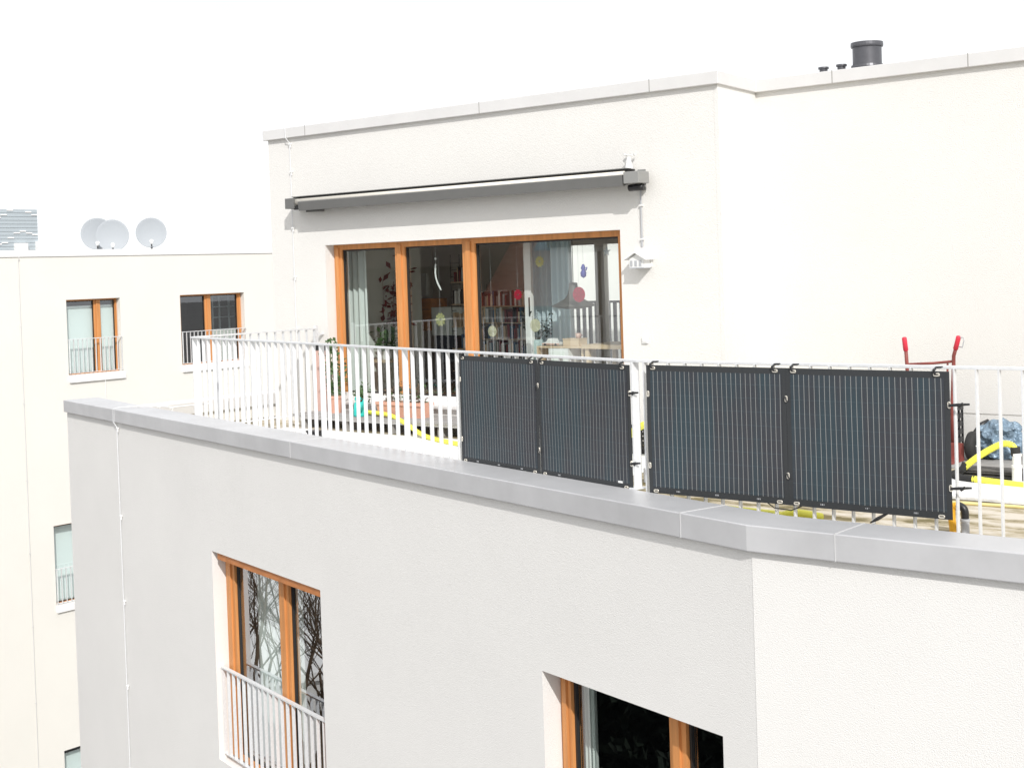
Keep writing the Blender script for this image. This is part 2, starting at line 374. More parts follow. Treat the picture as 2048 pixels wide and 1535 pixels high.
# joint strips across the front coping
def joint(px, py, dx, dy, nx, ny, wd=.006):
    """strip straddling the coping at outer point (px,py); d = along, n = inwards"""
    D = Vector((dx, dy, 0)).normalized(); Nn = Vector((nx, ny, 0)).normalized(); P = Vector((px, py, 0)); g = MB()
    g.obox(P+Nn*.19+Vector((0, 0, ZC+.0015)), D*wd/2, Nn*.192, (0, 0, .0015)); g.obox(P-Nn*.0015+Vector((0, 0, ZC-.0785)), D*wd/2, Nn*.0015, (0, 0, .078))
    g.build('coping_joint', 'joint', cp)
for t_ in (.155, .53, .955):
    x = -16.478+(12.306)*t_; y = 10.561+(7.164-10.561)*t_; joint(x, y, .9638, -.266, .266, .9638)
joint(-3.605, 7.163, 1, 0, 0, 1); joint(-.9, 7.157, 1, 0, 0, 1)
# parapet inner faces (seen above the terrace floor)
mb = MB(); mb.prism([Vector((x, y, -1.85)) for x, y in ((-14.44, 10.40), (-4.13, 7.53), (3, 7.515), (3, 7.44), (-4.15, 7.45), (-14.44, 10.30))], (0, 0, .152)); mb.build('parapet_inner', 'render_white', b)
# terrace floor
mb = MB(); mb.prism([Vector(p) for p in ((-14.5, 10.45, -1.85), (-4.13, 7.5, -1.85), (3, 7.5, -1.85), (3, 13.2, -1.85), (-7.4, 13.2, -1.85), (-7.4, 12.2, -1.85), (-14.5, 12.2, -1.85))], (0, 0, -.15)); mb.build('terrace_floor', 'mossy', b)
mb = MB(); mb.box(-14.45, -13.96, 12.2, 12.62, -2.0, -1.85); mb.build('side_terrace_floor', 'render_white', b)

# penthouse
ZP = 1.77; ZPT = 1.898
D_OP = (-12.957, -8.453, -1.60, .38)
mb = MB(); wall(mb, FA, -13.96, -7.27, -1.85, ZP+.02, [D_OP], .30)
merge(mb); mb.build('penthouse_wall', 'render_white', b)
mb = MB(); mb.prism([Vector(p) for p in ((-7.271, 12.401, -1.85), (-7.271, 12.1, -1.85), (-7.224, 12.1, -1.85), (-7.352, 13.086, -1.85), (-7.352, 13.39, -1.85), (-7.6, 13.39, -1.85), (-7.6, 12.401, -1.85))], (0, 0, ZP+.02+1.85)); mb.build('wall_return', 'render_white', b)
mb = MB()
FB.box(mb, -7.352, 3, -.3, 0, -1.515, ZP+.02); FB.box(mb, -7.352, 3, -.3, -.012, -1.528, -1.512); FB.box(mb, -7.352, 3, -.3, 0, -1.85, -1.527)
mb.build('set_back_wall', 'render_white', b)
mb = MB(); mb.prism([Vector(p) for p in ((-13.96, 12.401, -1.85), (-13.96, 12.62, -1.85), (-14.43, 12.62, -1.85), (-14.43, 20, -1.85), (-14.15, 20, -1.85), (-14.15, 12.80, -1.85), (-13.70, 12.80, -1.85), (-13.70, 12.401, -1.85))], (0, 0, ZP+.02+1.85)); mb.build('penthouse_side_wall', 'render_white', b)
mb = MB(); mb.box(-14.1, 3, 13.43, 15.45, ZP-.15, ZP-.02); mb.build('roof', 'grey_plastic', b)
# penthouse coping as an L-shaped band
co = [(-14.01, 12.05), (-7.19, 12.05), (-7.318, 13.036), (3, 13.036)]; ci = [(-14.01, 12.57), (-14.48, 12.57), (-14.48, 20), (-14.1, 20), (-14.1, 12.95), (-13.6, 12.95), (-13.6, 12.42), (-7.60, 12.42), (-7.70, 13.42), (3, 13.42)]
mb = MB(); mb.prism([Vector((x, y, ZPT)) for x, y in co]+[Vector((x, y, ZPT)) for x, y in reversed(ci)], (0, 0, ZP-ZPT)); pc = mb.build('penthouse_coping', 'coping_light', b, bevel=.005)
for x in (-13.2, -10.3, -8.0): 
    g = MB(); g.box(x-.004, x+.004, 12.0485, 12.05, ZP, ZPT+.001); g.build('coping_joint', 'gap', pc)
for x in (-6.45, -5.05, -2.9):
    g = MB(); g.box(x-.004, x+.004, 13.0345, 13.036, ZP, ZPT+.001); g.build('coping_joint', 'gap', pc)

# big window (three panes)
window(FA, b, D_OP[0], D_OP[1], D_OP[2]+.06, D_OP[3], .15, [(-11.89, -11.73), (-10.80, -10.61)], fw=.135, hd=.065)
mb = MB(); FA.box(mb, D_OP[0]+.002, D_OP[1]-.002, -.15, .06, -1.598, -1.575); mb.build('window_sill', 'coping_light', b)
mb = MB(); FA.box(mb, D_OP[0]+.003, D_OP[1]-.003, -.145, -.10, -1.574, -1.47); mb.build('threshold', 'white_matt', b)
mb = MB(); FA.box(mb, -13.0, -8.4, .0, .012, -1.62, -1.60); mb.build('sill_edge', 'white_matt', b)
# window 1 and 2 in the slanted wall
f1 = window(F3, b, W1h[0], W1h[1], W1h[2]+.02, W1h[3], .15, [(-6.77, -6.55)], fw=.22, hd=.05, gl='glass_low')
mb = MB(); F3.box(mb, W1h[0]+.10, W1h[1]-.001, -.13, -.02, W1h[3]-.075, W1h[3]-.001); mb.build('lintel_board', 'larch_h', f1)
f2 = window(F3, b, W2h[0], W2h[1], W2h[2]+.02, W2h[3], .16, [(-.97, -.81)], fw=.12, hd=.05)
mb = MB(); F3.box(mb, W2h[0]+.16, W2h[0]+.19, -.245, -.235, -3.95, W2h[3]-.05)
mb = MB(); F3.box(mb, W2h[0]+.14, -.98, -.30, -.27, -4.02, -3.98); F3.box(mb, W2h[0]+.14, W2h[0]+.17, -.30, -.27, -5.0, -4.02); mb.build('inner_rail', 'white_matt', f2)

guard(F3, 'galvanised guard rail of upright bars in front of the tall wood framed window', W1h[0]+.01, W1h[1]-.01, -5.05, -4.115, -.07)

rr_ = MB(); rr_.box(-14.4, 3, 17.9, 18.2, -1.85, ZP); rr_.build('rear_wall', 'bright_white', b)
rr_ = MB(); rr_.box(-14.14, 3, 15.41, 17.9, -1.95, -1.85); rr_.build('rear_terrace_floor', 'bright_white', b)
rr_ = MB(); rr_.box(-12.3, -9.8, 15.70, 15.73, -.50, -.47); rg_ = rr_.build('rear_guard', 'window_dark', b)
for k in range(24): rr_ = MB(); rr_.box(-12.28+k*.105, -12.235+k*.105, 15.70, 15.73, -1.85, -.50); rr_.build('baluster', 'window_dark', rg_)
# ---- rooms behind the panes (parts of the building)
def room(F, u0, u1, d, z0, z1, m_wall, m_floor, parent, rec=.32):
    mb = MB()
    F.box(mb, u0, u1, -rec-d-.05, -rec-d, z0, z1); F.box(mb, u0-.05, u0, -rec-d-.05, -rec, z0, z1); F.box(mb, u1, u1+.05, -rec-d-.05, -rec, z0, z1)
    F.box(mb, u0-.05, u1+.05, -rec-d-.05, -rec, z1, z1+.05)
    mb.build('room_wall', m_wall, parent); mb = MB(); F.box(mb, u0-.05, u1+.05, -rec-d-.05, -rec, z0-.05, z0); mb.build('room_floor', m_floor, parent)
mb = MB(); FR = Frame(0, 15.3, 1, 0); wall(mb, FR, -14.14, -7.7, -1.60, .6, [(-11.68, -11.12, -1.3, .30), (-10.97, -10.62, -1.3, .30)], .1); mb.box(-7.7, -7.62, 12.42, 15.4, -1.60, .6); mb.build('room_wall', 'plaster_in', b)
mb = MB(); mb.box(-14.145, -14.10, 12.81, 15.3, -1.60, .6); mb.box(-14.10, -13.69, 12.81, 12.85, -1.60, .6); mb.box(-13.695, -13.65, 12.42, 12.85, -1.60, .6); mb.build('room_wall', 'plaster_lt', b)
mb = MB(); mb.box(-14.14, -7.62, 12.42, 15.4, .6, .7); mb.build('room_ceiling', 'plaster_in', b)
mb = MB(); mb.box(-14.14, -7.62, 12.42, 15.4, -1.64, -1.585); mb.build('room_floor', 'floor_in', b)
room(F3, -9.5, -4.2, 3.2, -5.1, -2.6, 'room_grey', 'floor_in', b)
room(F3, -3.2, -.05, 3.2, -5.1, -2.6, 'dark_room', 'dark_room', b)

# ---------------------------------------------------------------- neighbour
nb = thing('neighbour_building', 'cream rendered block on the left with small wood framed windows', 'building', (-38, 25, -15))
H = [(20.19, 21.79, -2.33, -.40), (23.71, 25.94, -2.33, -.40), (19.58, 21.2, -8.05, -6.04), (19.63, 21.25, -13.6, -11.72)]
mb = MB(); wall(mb, FL, 12, 60, -15, .70, H, .35); mb.box(-44, -31.56, 12, 12.3, -15, .70); mb.box(-44, -43.7, 12.3, 60, -15, .70); merge(mb)
mb.build('wall', 'render_cream', nb)
mb = MB(); mb.box(-43.7, -31.5, 12.3, 60, .30, .40); mb.build('roof', 'white_matt', nb)
mb = MB(); FL.box(mb, 11.95, 60, -.40, .03, .70, .865); mb.build('coping', 'white_matt', nb, bevel=.01)
for i, (a, bb, c, d) in enumerate(H):
    f = window(FL, nb, a, bb, c, d, .16, [(a+.905, a+1.10)] if i != 1 else [(a+.95, a+1.16)], fw=.06 if i != 1 else .13, hd=.04)
    mb = MB(); FL.box(mb, a-.0, bb+.06, -.05, .06, c-.17, c-.02); mb.build('window_sill', 'white_matt', nb)
    mb = MB(); FL.box(mb, a+.003, bb-.003, -.15, -.002, c, c+.02); mb.build('inner_sill', 'white_matt', nb)
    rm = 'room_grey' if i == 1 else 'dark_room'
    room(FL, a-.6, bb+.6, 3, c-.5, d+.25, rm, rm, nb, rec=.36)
    if i != 1:
        mb = MB(); FL.box(mb, a+.02, bb-.02, -.285, -.275, c+.05, d-(.17 if i != 2 else .05)); mb.build('roller_blind', 'blind', f)
glabels = ['pale guard rail of the blind-covered upper window of the cream block', 'pale guard rail of the dark window nearest the terrace railing', 'pale guard rail of the half hidden window lower on the cream block', 'pale guard rail of the lowest window of the cream block']
for i, (a, bb, c, d) in enumerate(H):
    guard(FL, glabels[i], a+.0, bb-.0, c+.06, c+.93, .035, group='guard rails on the cream block')

refl_grid = thing('reflected_pane_grid', 'added pale pane grid imitating a paned window reflected in the cream block', 'cabinet', (-32.4, 26.1, -2.6))  # added inside the room to imitate a paned window's reflection
mb = MB()
for y in (25.75, 26.0, 26.35, 26.62): mb.box(-32.42, -32.38, y-.02, y+.02, -2.6, -.2)
for z in (-1.45, -1.1, -.8, -.5): mb.box(-32.415, -32.385, 25.73, 26.64, z-.015, z+.015)
merge(mb); mb.build('pane_grid', 'curtain', refl_grid); mb = MB(); mb.box(-32.42, -32.36, 25.7, 26.66, -2.6, -1.47); mb.build('lower_panel', 'plaster_lt', refl_grid)

# ---------------------------------------------------------------- distant tower
tw = thing('office_tower', 'distant tower painted haze-pale grey with stepped wavy bands at far left', 'building', (-154, 92, -15))
mb = MB(); mb.box(-160, -150, 84, 93.6, -15, 9.0); mb.build('core', 'tower', tw)
mb = MB()
for row, zb in enumerate((3.3, 5.6, 8.4)):
    for k in range(12):
        y0 = 84+k*.8; zz = zb+.55*math.sin(k*.62+row*.9+1.0)+.25*round(math.sin(k*.9))
        mb.box(-149.99, -149.9, y0, y0+.8, zz, zz+.13)
mb.build('ledge', 'white_matt', tw)
mb = MB()
for k in range(16): mb.box(-149.995, -149.95, 84, 93.6, 2.0+k*.44, 2.06+k*.44)
mb.build('facade_line', 'tower', tw)
mb = MB(); mb.box(-150, -149.4, 90.4, 91.9, -15, 5.0); mb.box(-150.2, -149.3, 93.2, 94.3, -15, 5.2); mb.build('stair_block', 'white_matt', tw)

# ---------------------------------------------------------------- houses seen in the window reflections
hb = thing('tiled_house', 'house with red tiled roof and skylight mirrored in the big window', 'house', (-29.7, -16, -15))
mb = MB(); mb.box(-31.6, -27.75, -20, -12.3, -15, -1.2); mb.build('wall', 'room_grey', hb)
mb = MB(); mb.prism([Vector(p) for p in ((-31.7, -12.0, -1.25), (-31.7, -16.2, 3.4), (-31.7, -20.4, -1.25))], (3.95, 0, 0)); mb.build('roof', 'tiles', hb)
mb = MB(); q = Vector((0, 4.2, -4.65)).normalized(); nq = Vector((0, 4.65, 4.2)).normalized(); mb.obox(Vector((-29.9, -14.1, 1.08)), q*.62, (.5, 0, 0), nq*.06); mb.build('skylight', 'skylight', hb)
for x in (-30.9, -29.7, -28.5):
    mb = MB(); mb.box(x-.42, x+.42, -12.3, -12.24, -4.1, -2.3); f = mb.build('window', 'white_matt', hb)
    for dx in (-.2, .2): mb = MB(); mb.box(x+dx-.17, x+dx+.17, -12.24, -12.22, -4.0, -2.4); mb.build('pane', 'window_dark', f)
hd_ = thing('dark_house', 'dark brown house mirrored left of the tiled roof', 'house', (-38, -16, -15))
mb = MB(); mb.box(-52, -31.75, -22, -12.4, -15, .2); mb.build('wall', 'dark_brown', hd_)
mb = MB(); mb.prism([Vector(p) for p in ((-52, -12.1, .2), (-52, -17, 4.2), (-52, -22.3, .2))], (20.2, 0, 0)); mb.build('roof', 'dark_brown', hd_)
for x in (-48, -45, -42, -39, -36, -33.5):
    mb = MB(); mb.box(x-.5, x+.5, -12.4, -12.34, -3.2, -1.6); f = mb.build('window', 'room_grey', hd_)
    mb = MB(); mb.box(x-.42, x+.42, -12.34, -12.32, -3.1, -1.7); mb.build('pane', 'window_dark', f)
hc = thing('white_block', 'white sunlit block with brown roof mirrored in the big window', 'house', (-27.3, -18, -15))
mb = MB(); mb.box(-27.7, -27, -12.7, -11.1, -15, .66); mb.box(-27.7, -27, -30, -13.25, -15, .66); mb.box(-27.7, -27.3, -13.25, -12.7, -15, .66); merge(mb); mb.build('wall', 'bright_white', hc)
mb = MB(); mb.box(-27.299, -27.25, -13.24, -12.71, -14, .5); mb.build('window_strip', 'dark_brown', hc)
mb = MB(); mb.prism([Vector(p) for p in ((-26.8, -30, .66), (-27.74, -30, .66), (-27.74, -30, 4.2))], (0, 19.0, 0)); mb.build('roof', 'dark_brown', hc)

gr = thing('added_pale_block', 'added low block with white top to brighten the reflection in the tall lower window', 'added_pale_block', (-52, 2, -15))  # added pale mass, brightens what the tall lower window mirrors
mb = MB(); mb.box(-72, -39, -9, 9, -15, -12.3); mb.build('wall', 'render_white', gr); mb = MB(); mb.box(-72.2, -38.8, -9.2, 9.2, -12.3, -12.05); mb.build('roof', 'bright_white', gr)
# bare tree and evergreen (mirrored in the lower windows)
def bare_tree(loc, seed, label):
    random.seed(seed); r = thing('bare_tree', label, 'tree', loc); tr = MB(); br = MB(); L0 = Vector(loc)
    def grow(p, d, ln, rad, lev):
        pts = [p]; rr = [rad]; k = 4
        for i in range(k):
            d = (d+Vector((random.uniform(-.22, .22), random.uniform(-.22, .22), random.uniform(-.08, .2)))).normalized(); p = p+d*ln/k; pts.append(p); rr.append(rad*(1-.45*(i+1)/k))
        (tr if lev == 0 else br).tube(pts, rr, 6 if lev < 3 else 4)
        if lev >= 5: return
        for i in range(5 if lev < 3 else 4):
            a = random.uniform(0, 6.28); el = random.uniform(.5, 1.0); nd = (d+Vector((math.cos(a), math.sin(a), .25))*el).normalized()
            grow(pts[random.choice((2, 3, 4))] if lev else pts[random.choice((3, 4))], nd, ln*random.uniform(.62, .82), rr[-1]*.72, lev+1)
    grow(L0, Vector((0, 0, 1)), 4.6, .36, 0)
    tr.build('trunk', 'bark', r, smooth=True); br.build('crown', 'bark', r)
    return r
bare_tree((-24.0, 5.7, -15), 3, 'bare branched tree mirrored in the tall lower window')
def evergreen(loc, h, rad, seed, label):
    random.seed(seed); r = thing('evergreen_tree', label, 'tree', loc); L0 = Vector(loc)
    t = MB(); t.tube([L0, L0+Vector((.1, 0, h*.5)), L0+Vector((0, 0, h*.95))], [.25, .16, .03], 8); t.build('trunk', 'bark', r, smooth=True)
    c = MB()
    for i in range(26000):
        z = random.random()**.9; rr = rad*(1-z*.85)*math.sqrt(random.random())*(1+.25*math.sin(z*30)); a = random.uniform(0, 6.28)
        p = L0+Vector((rr*math.cos(a), rr*math.sin(a), 1.5+z*(h-1.5))); s = random.uniform(.16, .42)
        d = Vector((random.uniform(-1, 1), random.uniform(-1, 1), random.uniform(-1, .3))).normalized(); e = d.orthogonal().normalized()
        c.face((p, p+d*s+e*s*.35, p+d*s*1.6, p+d*s-e*s*.35))
    c.build('crown', 'leaf_dark', r)
evergreen((-21.5, .2, -15), 10.5, 3.6, 5, 'dark evergreen tree mirrored in the lower right window')

# ---------------------------------------------------------------- chimney and vents
for nm, lb, x, y, rad, zt in (('flue_pipe', 'wide dark metal flue pipe above the roof coping', -6.70, 14.4, .166, 2.35),
                              ('vent_pipe', 'small dark vent pipe left of its twin on the roof', -7.225, 14.4, .055, 2.143),
                              ('vent_pipe', 'small dark vent pipe between its twin and the wide flue', -7.007, 14.4, .055, 2.148)):
    r = thing(nm, lb, 'chimney', (x, y, 1.75), 'small vent pipes on the roof' if 'vent' in nm else None)
    big = rad > .1; e = .006 if big else .003
    mb = MB(); mb.lathe((x, y, 1.75), [(rad-.01, 0), (rad-.01, .23 if big else .3), (rad-.01, zt-1.75-.02)], 32); mb.build('pipe', 'chimney', r, smooth=True)
    mb = MB(); hgt = .05 if big else .022
    mb.lathe((x, y, zt-hgt), [(rad-.02, 0), (rad+e, 0), (rad+e*1.5, hgt*.3), (rad+e*1.2, hgt), (rad-.02, hgt), (rad-.02, 0)], 32); mb.build('top_band', 'chimney', r)
    if big:
        mb = MB(); mb.lathe((x, y, 2.06), [(rad-.02, 0), (rad+e, 0), (rad+e*1.8, .02), (rad+e, .045), (rad-.02, .045), (rad-.02, 0)], 32); mb.build('lower_band', 'chimney', r)

# ---------------------------------------------------------------- satellite dishes
def dish(cx, cy, cz, rad, label, mast=True):
    base = .45; r = thing('satellite_dish', label, 'satellite dish', (cx, cy, .40), 'satellite dishes on the cream block')
    d = Vector((-cx, -cy, 2.0)).normalized()
    mb = MB(); prof = [(rad*k/8, .16*rad*(k/8)**2) for k in range(1, 9)]; prof = [(.001, 0)]+prof+[(rad+.015, .16*rad), (rad+.015, .16*rad-.03)]
    mb.lathe((cx, cy, cz), prof, 40, axis=d); mb.build('reflector', 'dish', r, smooth=True)
    back = Vector((cx, cy, cz))-d*.02
    mb = MB(); mb.tube([(cx-.0, cy, .40), back-Vector((0, 0, rad*.75))-d*.05, back-d*.12], .028, 8); mb.build('mast', 'gasket', r)
    foc = Vector((cx, cy, cz))+d*rad*1.1-Vector((0, 0, rad*.55)); low = Vector((cx, cy, cz))-Vector((0, 0, rad*.93))+d*.12
    mb = MB(); mb.tube([low, low+(foc-low)*.55], .022, 6); mb.build('feed_arm', 'gasket', r)
    mb = MB(); mb.lathe(low+(foc-low)*.55, [(.001, 0), (.05, 0), (.05, .1), (.001, .1)], 10, axis=(foc-low).normalized()); mb.build('feed_horn', 'white_plastic', r)
dish(-34.5, 23.42, 1.40, .44, 'pale satellite dish partly behind the middle one')
dish(-34.0, 23.58, 1.33, .44, 'pale satellite dish overlapping the one behind it')
dish(-34.2, 25.05, 1.42, .425, 'pale satellite dish standing alone on the roof')

# ---------------------------------------------------------------- awning
aw = thing('awning', 'closed grey cassette awning above the big window', 'awning', (-10.7, 12.1, .85))
mb = MB(); mb.box(-13.36, -8.24, 11.96, 12.098, .885, 1.0); mb.build('cassette', 'gasket', aw)
mb = MB(); mb.box(-13.36, -8.22, 11.93, 12.02, .998, 1.006); mb.build('top_profile', 'dark_metal', aw)
mb = MB(); mb.box(-13.28, -8.26, 11.89, 12.0, .838, .884); mb.build('added_light_stop', 'gasket', aw)  # added filler keeping sun out of the gap behind the front bar
mb = MB(); mb.tube([(-13.30, 11.93, .935), (-8.26, 11.93, .935)], .04, 14); mb.build('fabric_roll', 'fabric_cream', aw, smooth=True)
mb = MB(); mb.prism([Vector((-13.16, y, z)) for y, z in ((11.885, .938), (11.845, .928), (11.865, .818), (11.905, .822))], (4.93, 0, 0)); mb.build('front_bar', 'dark_metal', aw, bevel=.003)
mb = MB(); mb.box(-13.42, -13.26, 11.87, 12.06, .855, .985); mb.build('end_cap', 'dark_metal', aw, bevel=.004)
mb = MB(); mb.box(-8.205, -8.02, 11.83, 12.03, .838, .958); mb.build('end_cap', 'dark_metal2', aw, bevel=.006)
mb = MB(); mb.box(-8.20, -8.105, 12.088, 12.099, .775, .99); pl = mb.build('wall_plate', 'dark_metal2', aw)
mb = MB(); mb.box(-8.20, -8.13, 12.03, 12.088, .80, .97); mb.build('bracket', 'dark_metal', aw)
for z in (.945, .815):
    mb = MB(); mb.lathe((-8.122, 12.088, z), [(.001, .014), (.014, .014), (.016, 0)], 10, axis=(0, -1, 0)); mb.build('bolt', 'white_plastic', pl)
mb = MB(); mb.tube([(-8.22, 11.96, .80), (-8.05, 11.96, .80)], .035, 12); mb.build('arm_joint', 'black_plastic', aw, smooth=True)
mb = MB(); mb.box(-13.10, -12.86, 11.93, 12.02, .80, .83); mb.build('arm_joint', 'dark_metal', aw)

ws = thing('wind_sensor', 'small white wind sensor mounted above the awning end', 'sensor', (-8.28, 12.05, 1.0))
mb = MB(); mb.lathe((-8.26, 12.02, 1.0), [(.045, 0), (.03, .06), (.018, .12), (.001, .125)], 14); mb.build('housing', 'white_plastic', ws, smooth=True)
mb = MB()
for k in range(3):
    a = k*2.094+.4; mb.tube([(-8.26, 12.02, 1.14), (-8.26+.055*math.cos(a), 12.02+.055*math.sin(a), 1.15)], .004, 6); mb.lathe((-8.26+.065*math.cos(a), 12.02+.065*math.sin(a), 1.15), [(.001, -.018), (.014, -.01), (.018, .006)], 10)
mb.build('cup_rotor', 'white_plastic', ws)

cd = thing('conduit', 'thin grey cable conduit from the awning end to the vented box', 'conduit', (-8.17, 12.09, .2))
mb = MB(); mb.tube([(-8.168, 12.085, .80), (-8.170, 12.085, .19)], .009, 8); mb.build('pipe', 'grey_plastic', cd)
for z in (.62, .27):
    mb = MB(); mb.box(-8.185, -8.148, 12.072, 12.099, z-.008, z+.008); mb.build('clip', 'white_plastic', cd)

vb = thing('bird_house', 'small white louvred box with peaked roof hanging on the wall', 'bird house', (-8.17, 12.0, -.05))
mb = MB(); mb.prism([Vector(p) for p in ((-8.27, 12.098, -.02), (-8.06, 12.098, -.02), (-8.06, 12.098, .18), (-8.27, 12.098, .18))], (0, -.012, 0)); mb.build('back_plate', 'white_matt', vb)
mb = MB(); mb.prism([Vector(p) for p in ((-8.255, 12.086, -.02), (-8.075, 12.086, -.02), (-8.075, 12.086, .07), (-8.165, 12.086, .115), (-8.255, 12.086, .07))], (0, -.12, 0)); mb.build('body', 'white_plastic', vb)
mb = MB(); mb.prism([Vector(p) for p in ((-8.30, 12.086, .055), (-8.165, 12.086, .13), (-8.03, 12.086, .055), (-8.03, 12.086, .07), (-8.165, 12.086, .148), (-8.30, 12.086, .07))], (0, -.16, 0)); mb.build('roof', 'white_plastic', vb)
for k in range(3):
    mb = MB(); mb.box(-8.24+k*.055, -8.215+k*.055, 11.958, 11.966, -.005, .05); mb.build('louvre', 'grey_plastic', vb)
mb = MB(); mb.box(-8.26, -8.07, 11.955, 12.086, -.032, -.0205); mb.build('base', 'grey_plastic', vb)

for z, x in ((-.775, -8.17),):
    sb = thing('switch_box', 'tiny white switch box on the wall right of the big window', 'switch', (x, 12.1, z))
    mb = MB(); mb.box(x-.035, x+.035, 12.078, 12.099, z-.035, z+.035); mb.build('box', 'white_plastic', sb, bevel=.004)
    mb = MB(); mb.box(x-.022, x+.022, 12.073, 12.078, z-.02, z+.02); mb.build('rocker', 'white_matt', sb)

# ---------------------------------------------------------------- lightning conductors
def conductor(pts, clips, label, rad=.006, F=None, mt='galv', clipm='white_plastic'):
    r = thing('lightning_conductor', label, 'lightning conductor', pts[0]); mb = MB(); mb.tube(pts, rad, 6); mb.build('wire', mt, r)
    for c, n in clips:
        n = Vector(n); c = Vector(c); u = n.cross(Vector((0, 0, 1))).normalized()
        mb = MB(); mb.obox(c, u*.017, n*.016, (0, 0, .009)); mb.obox(c-n*.0+u*-.008+Vector((0, 0, -.028)), u*.005, n*.008, (0, 0, .017)); mb.build('clip', clipm, r)
    return r
c3 = []
uc = F3.U.dot(Vector((-14.62, 10.05, 0))-F3.O)
pts = [F3(uc, -.50, ZC+.012), F3(uc, -.02, ZC+.012), F3(uc, .042, ZC+.005), F3(uc, .044, ZC-.16), F3(uc+.07, .028, ZC-.215)]+[F3(uc+.07, .028, z) for z in (-3, -5, -8, -11, -14.9)]
conductor([tuple(p) for p in pts], [(F3(uc+.07, .022, z), F3.N) for z in (-1.77, -2.84, -3.88, -4.92, -5.96)], 'thin lightning wire down the left end of the slanted lower wall')
conductor([(-13.55, 12.03, 1.91), (-13.55, 12.035, 1.77), (-13.52, 12.075, 1.70), (-13.52, 12.075, -1.4)], [((-13.52, 12.08, z), (0, -1, 0)) for z in (1.69, 1.34, .62, .0, -.66)], 'thin lightning wire down the penthouse wall left of the awning')
conductor([(-31.12, 18.88, .7), (-31.17, 18.88, .6), (-31.17, 18.88, -15)], [((-31.17, 18.88, z), (1, 0, 0)) for z in (-1.0, -2.9, -4.8, -6.6, -8.4, -10.3)], 'faint lightning wire down the far left of the cream block', .01, mt='coping_light', clipm='coping_light')
mb = MB(); mb.tube([(-31.15, 21.22, -2.3), (-31.15, 21.22, -9)], .008, 6); tag(mb.build('cable', 'white_matt'), 'thin white cable below the blind-covered upper window', 'cable')
conductor([(-14.60, 10.26, ZC+.014), (-14.2, 10.42, ZC+.014), (-13.9, 10.40, ZC+.016), (-13.8, 10.9, ZC+.02)], [((-14.18, 10.40, ZC+.012), (0, -1, 0)), ((-13.9, 10.38, ZC+.012), (0, -1, 0))], 'lightning wire lying across the coping corner', .008, mt='white_matt')

# ---------------------------------------------------------------- terrace railings
ZR = -.648
rl = thing('terrace_railing', 'long galvanised steel railing with flat bars behind the terrace parapet', 'railing', (-7.5, 8.5, ZC))
P0 = Vector((-13.03, 10.055, 0)); P1 = Vector((-5.455, 7.97, 0)); P2 = Vector((3.0, 7.95, 0))
d3 = (P1-P0).normalized(); n3 = Vector((-d3.y, d3.x, 0)); d1 = (P2-P1).normalized(); n1 = Vector((-d1.y, d1.x, 0))
mb = MB()
hw, ht = .022, .018
a0, a1 = P0-d3*.02, P2
base = [P0-d3*.02-n3*hw, P1-(n3+n1).normalized()*hw, P2-n1*hw, P2+n1*hw, P1+(n3+n1).normalized()*hw, P0-d3*.02+n3*hw]
mb.prism([p+Vector((0, 0, ZR)) for p in base], (0, 0, -ht)); mb.build('handrail', 'galv', rl, bevel=.002)
def bar_mesh(d, n, dep=.036, th=.008, z0=-1.70, z1=ZR-ht, mname='baluster', at=None):
    mb = MB(); mb.obox(at+Vector((0, 0, (z0+z1)/2)), d*th/2, n*dep/2, (0, 0, (z1-z0)/2)); return mb.build(mname, 'galv', rl, loc=at+Vector((0, 0, z0)))
L3 = (P1-P0).length; posts = [.03, 1.60, 3.16, 4.72, 6.28, L3-.035]
for s in posts:
    w_ = .054 if s < L3-.2 else .066
    bar_mesh(d3, n3, w_, .012, -1.70 if s < L3-.2 else ZC, mname='post', at=P0+d3*s+n3*(.010 if s < L3-.2 else 0))
# post foot at the kink
mb = MB(); q = P0+d3*(L3-.035); mb.obox(q+Vector((0, 0, ZC+.004)), d3*.04, n3*.05, (0, 0, .004)); mb.build('foot_plate', 'galv', rl)
first = None
for a, bb in zip(posts, posts[1:]):
    n = int(round((bb-a)/.139))
    for k in range(1, n):
        at = P0+d3*(a+(bb-a)*k/n)
        if first is None: first = bar_mesh(d3, n3, at=at)
        else: copy_child(first, rl, at+Vector((0, 0, -1.70))-rl.location)
first = None; x = -5.33
at = P1+d1*.06; bar_mesh(d1, n1, .05, .012, mname='post', at=at)
k = 0
while x < -.7:
    at = Vector((x, 7.955, 0))
    if first is None: first = bar_mesh(d1, n1, at=at)
    else: copy_child(first, rl, at+Vector((0, 0, -1.70))-rl.location)
    x += .1325; k += 1
rest = MB()
while x < 2.95:
    rest.obox((x, 7.955, (-1.70+ZR-ht)/2), d1*.004, n1*.018, (0, 0, (ZR-ht+1.70)/2)); x += .1325
ro = rest.build('far_balusters', 'galv', rl); ro['kind'] = 'stuff'
mb = MB(); mb.prism([p+Vector((0, 0, -1.70)) for p in base], (0, 0, -.012)); mb.build('bottom_rail', 'galv', rl)

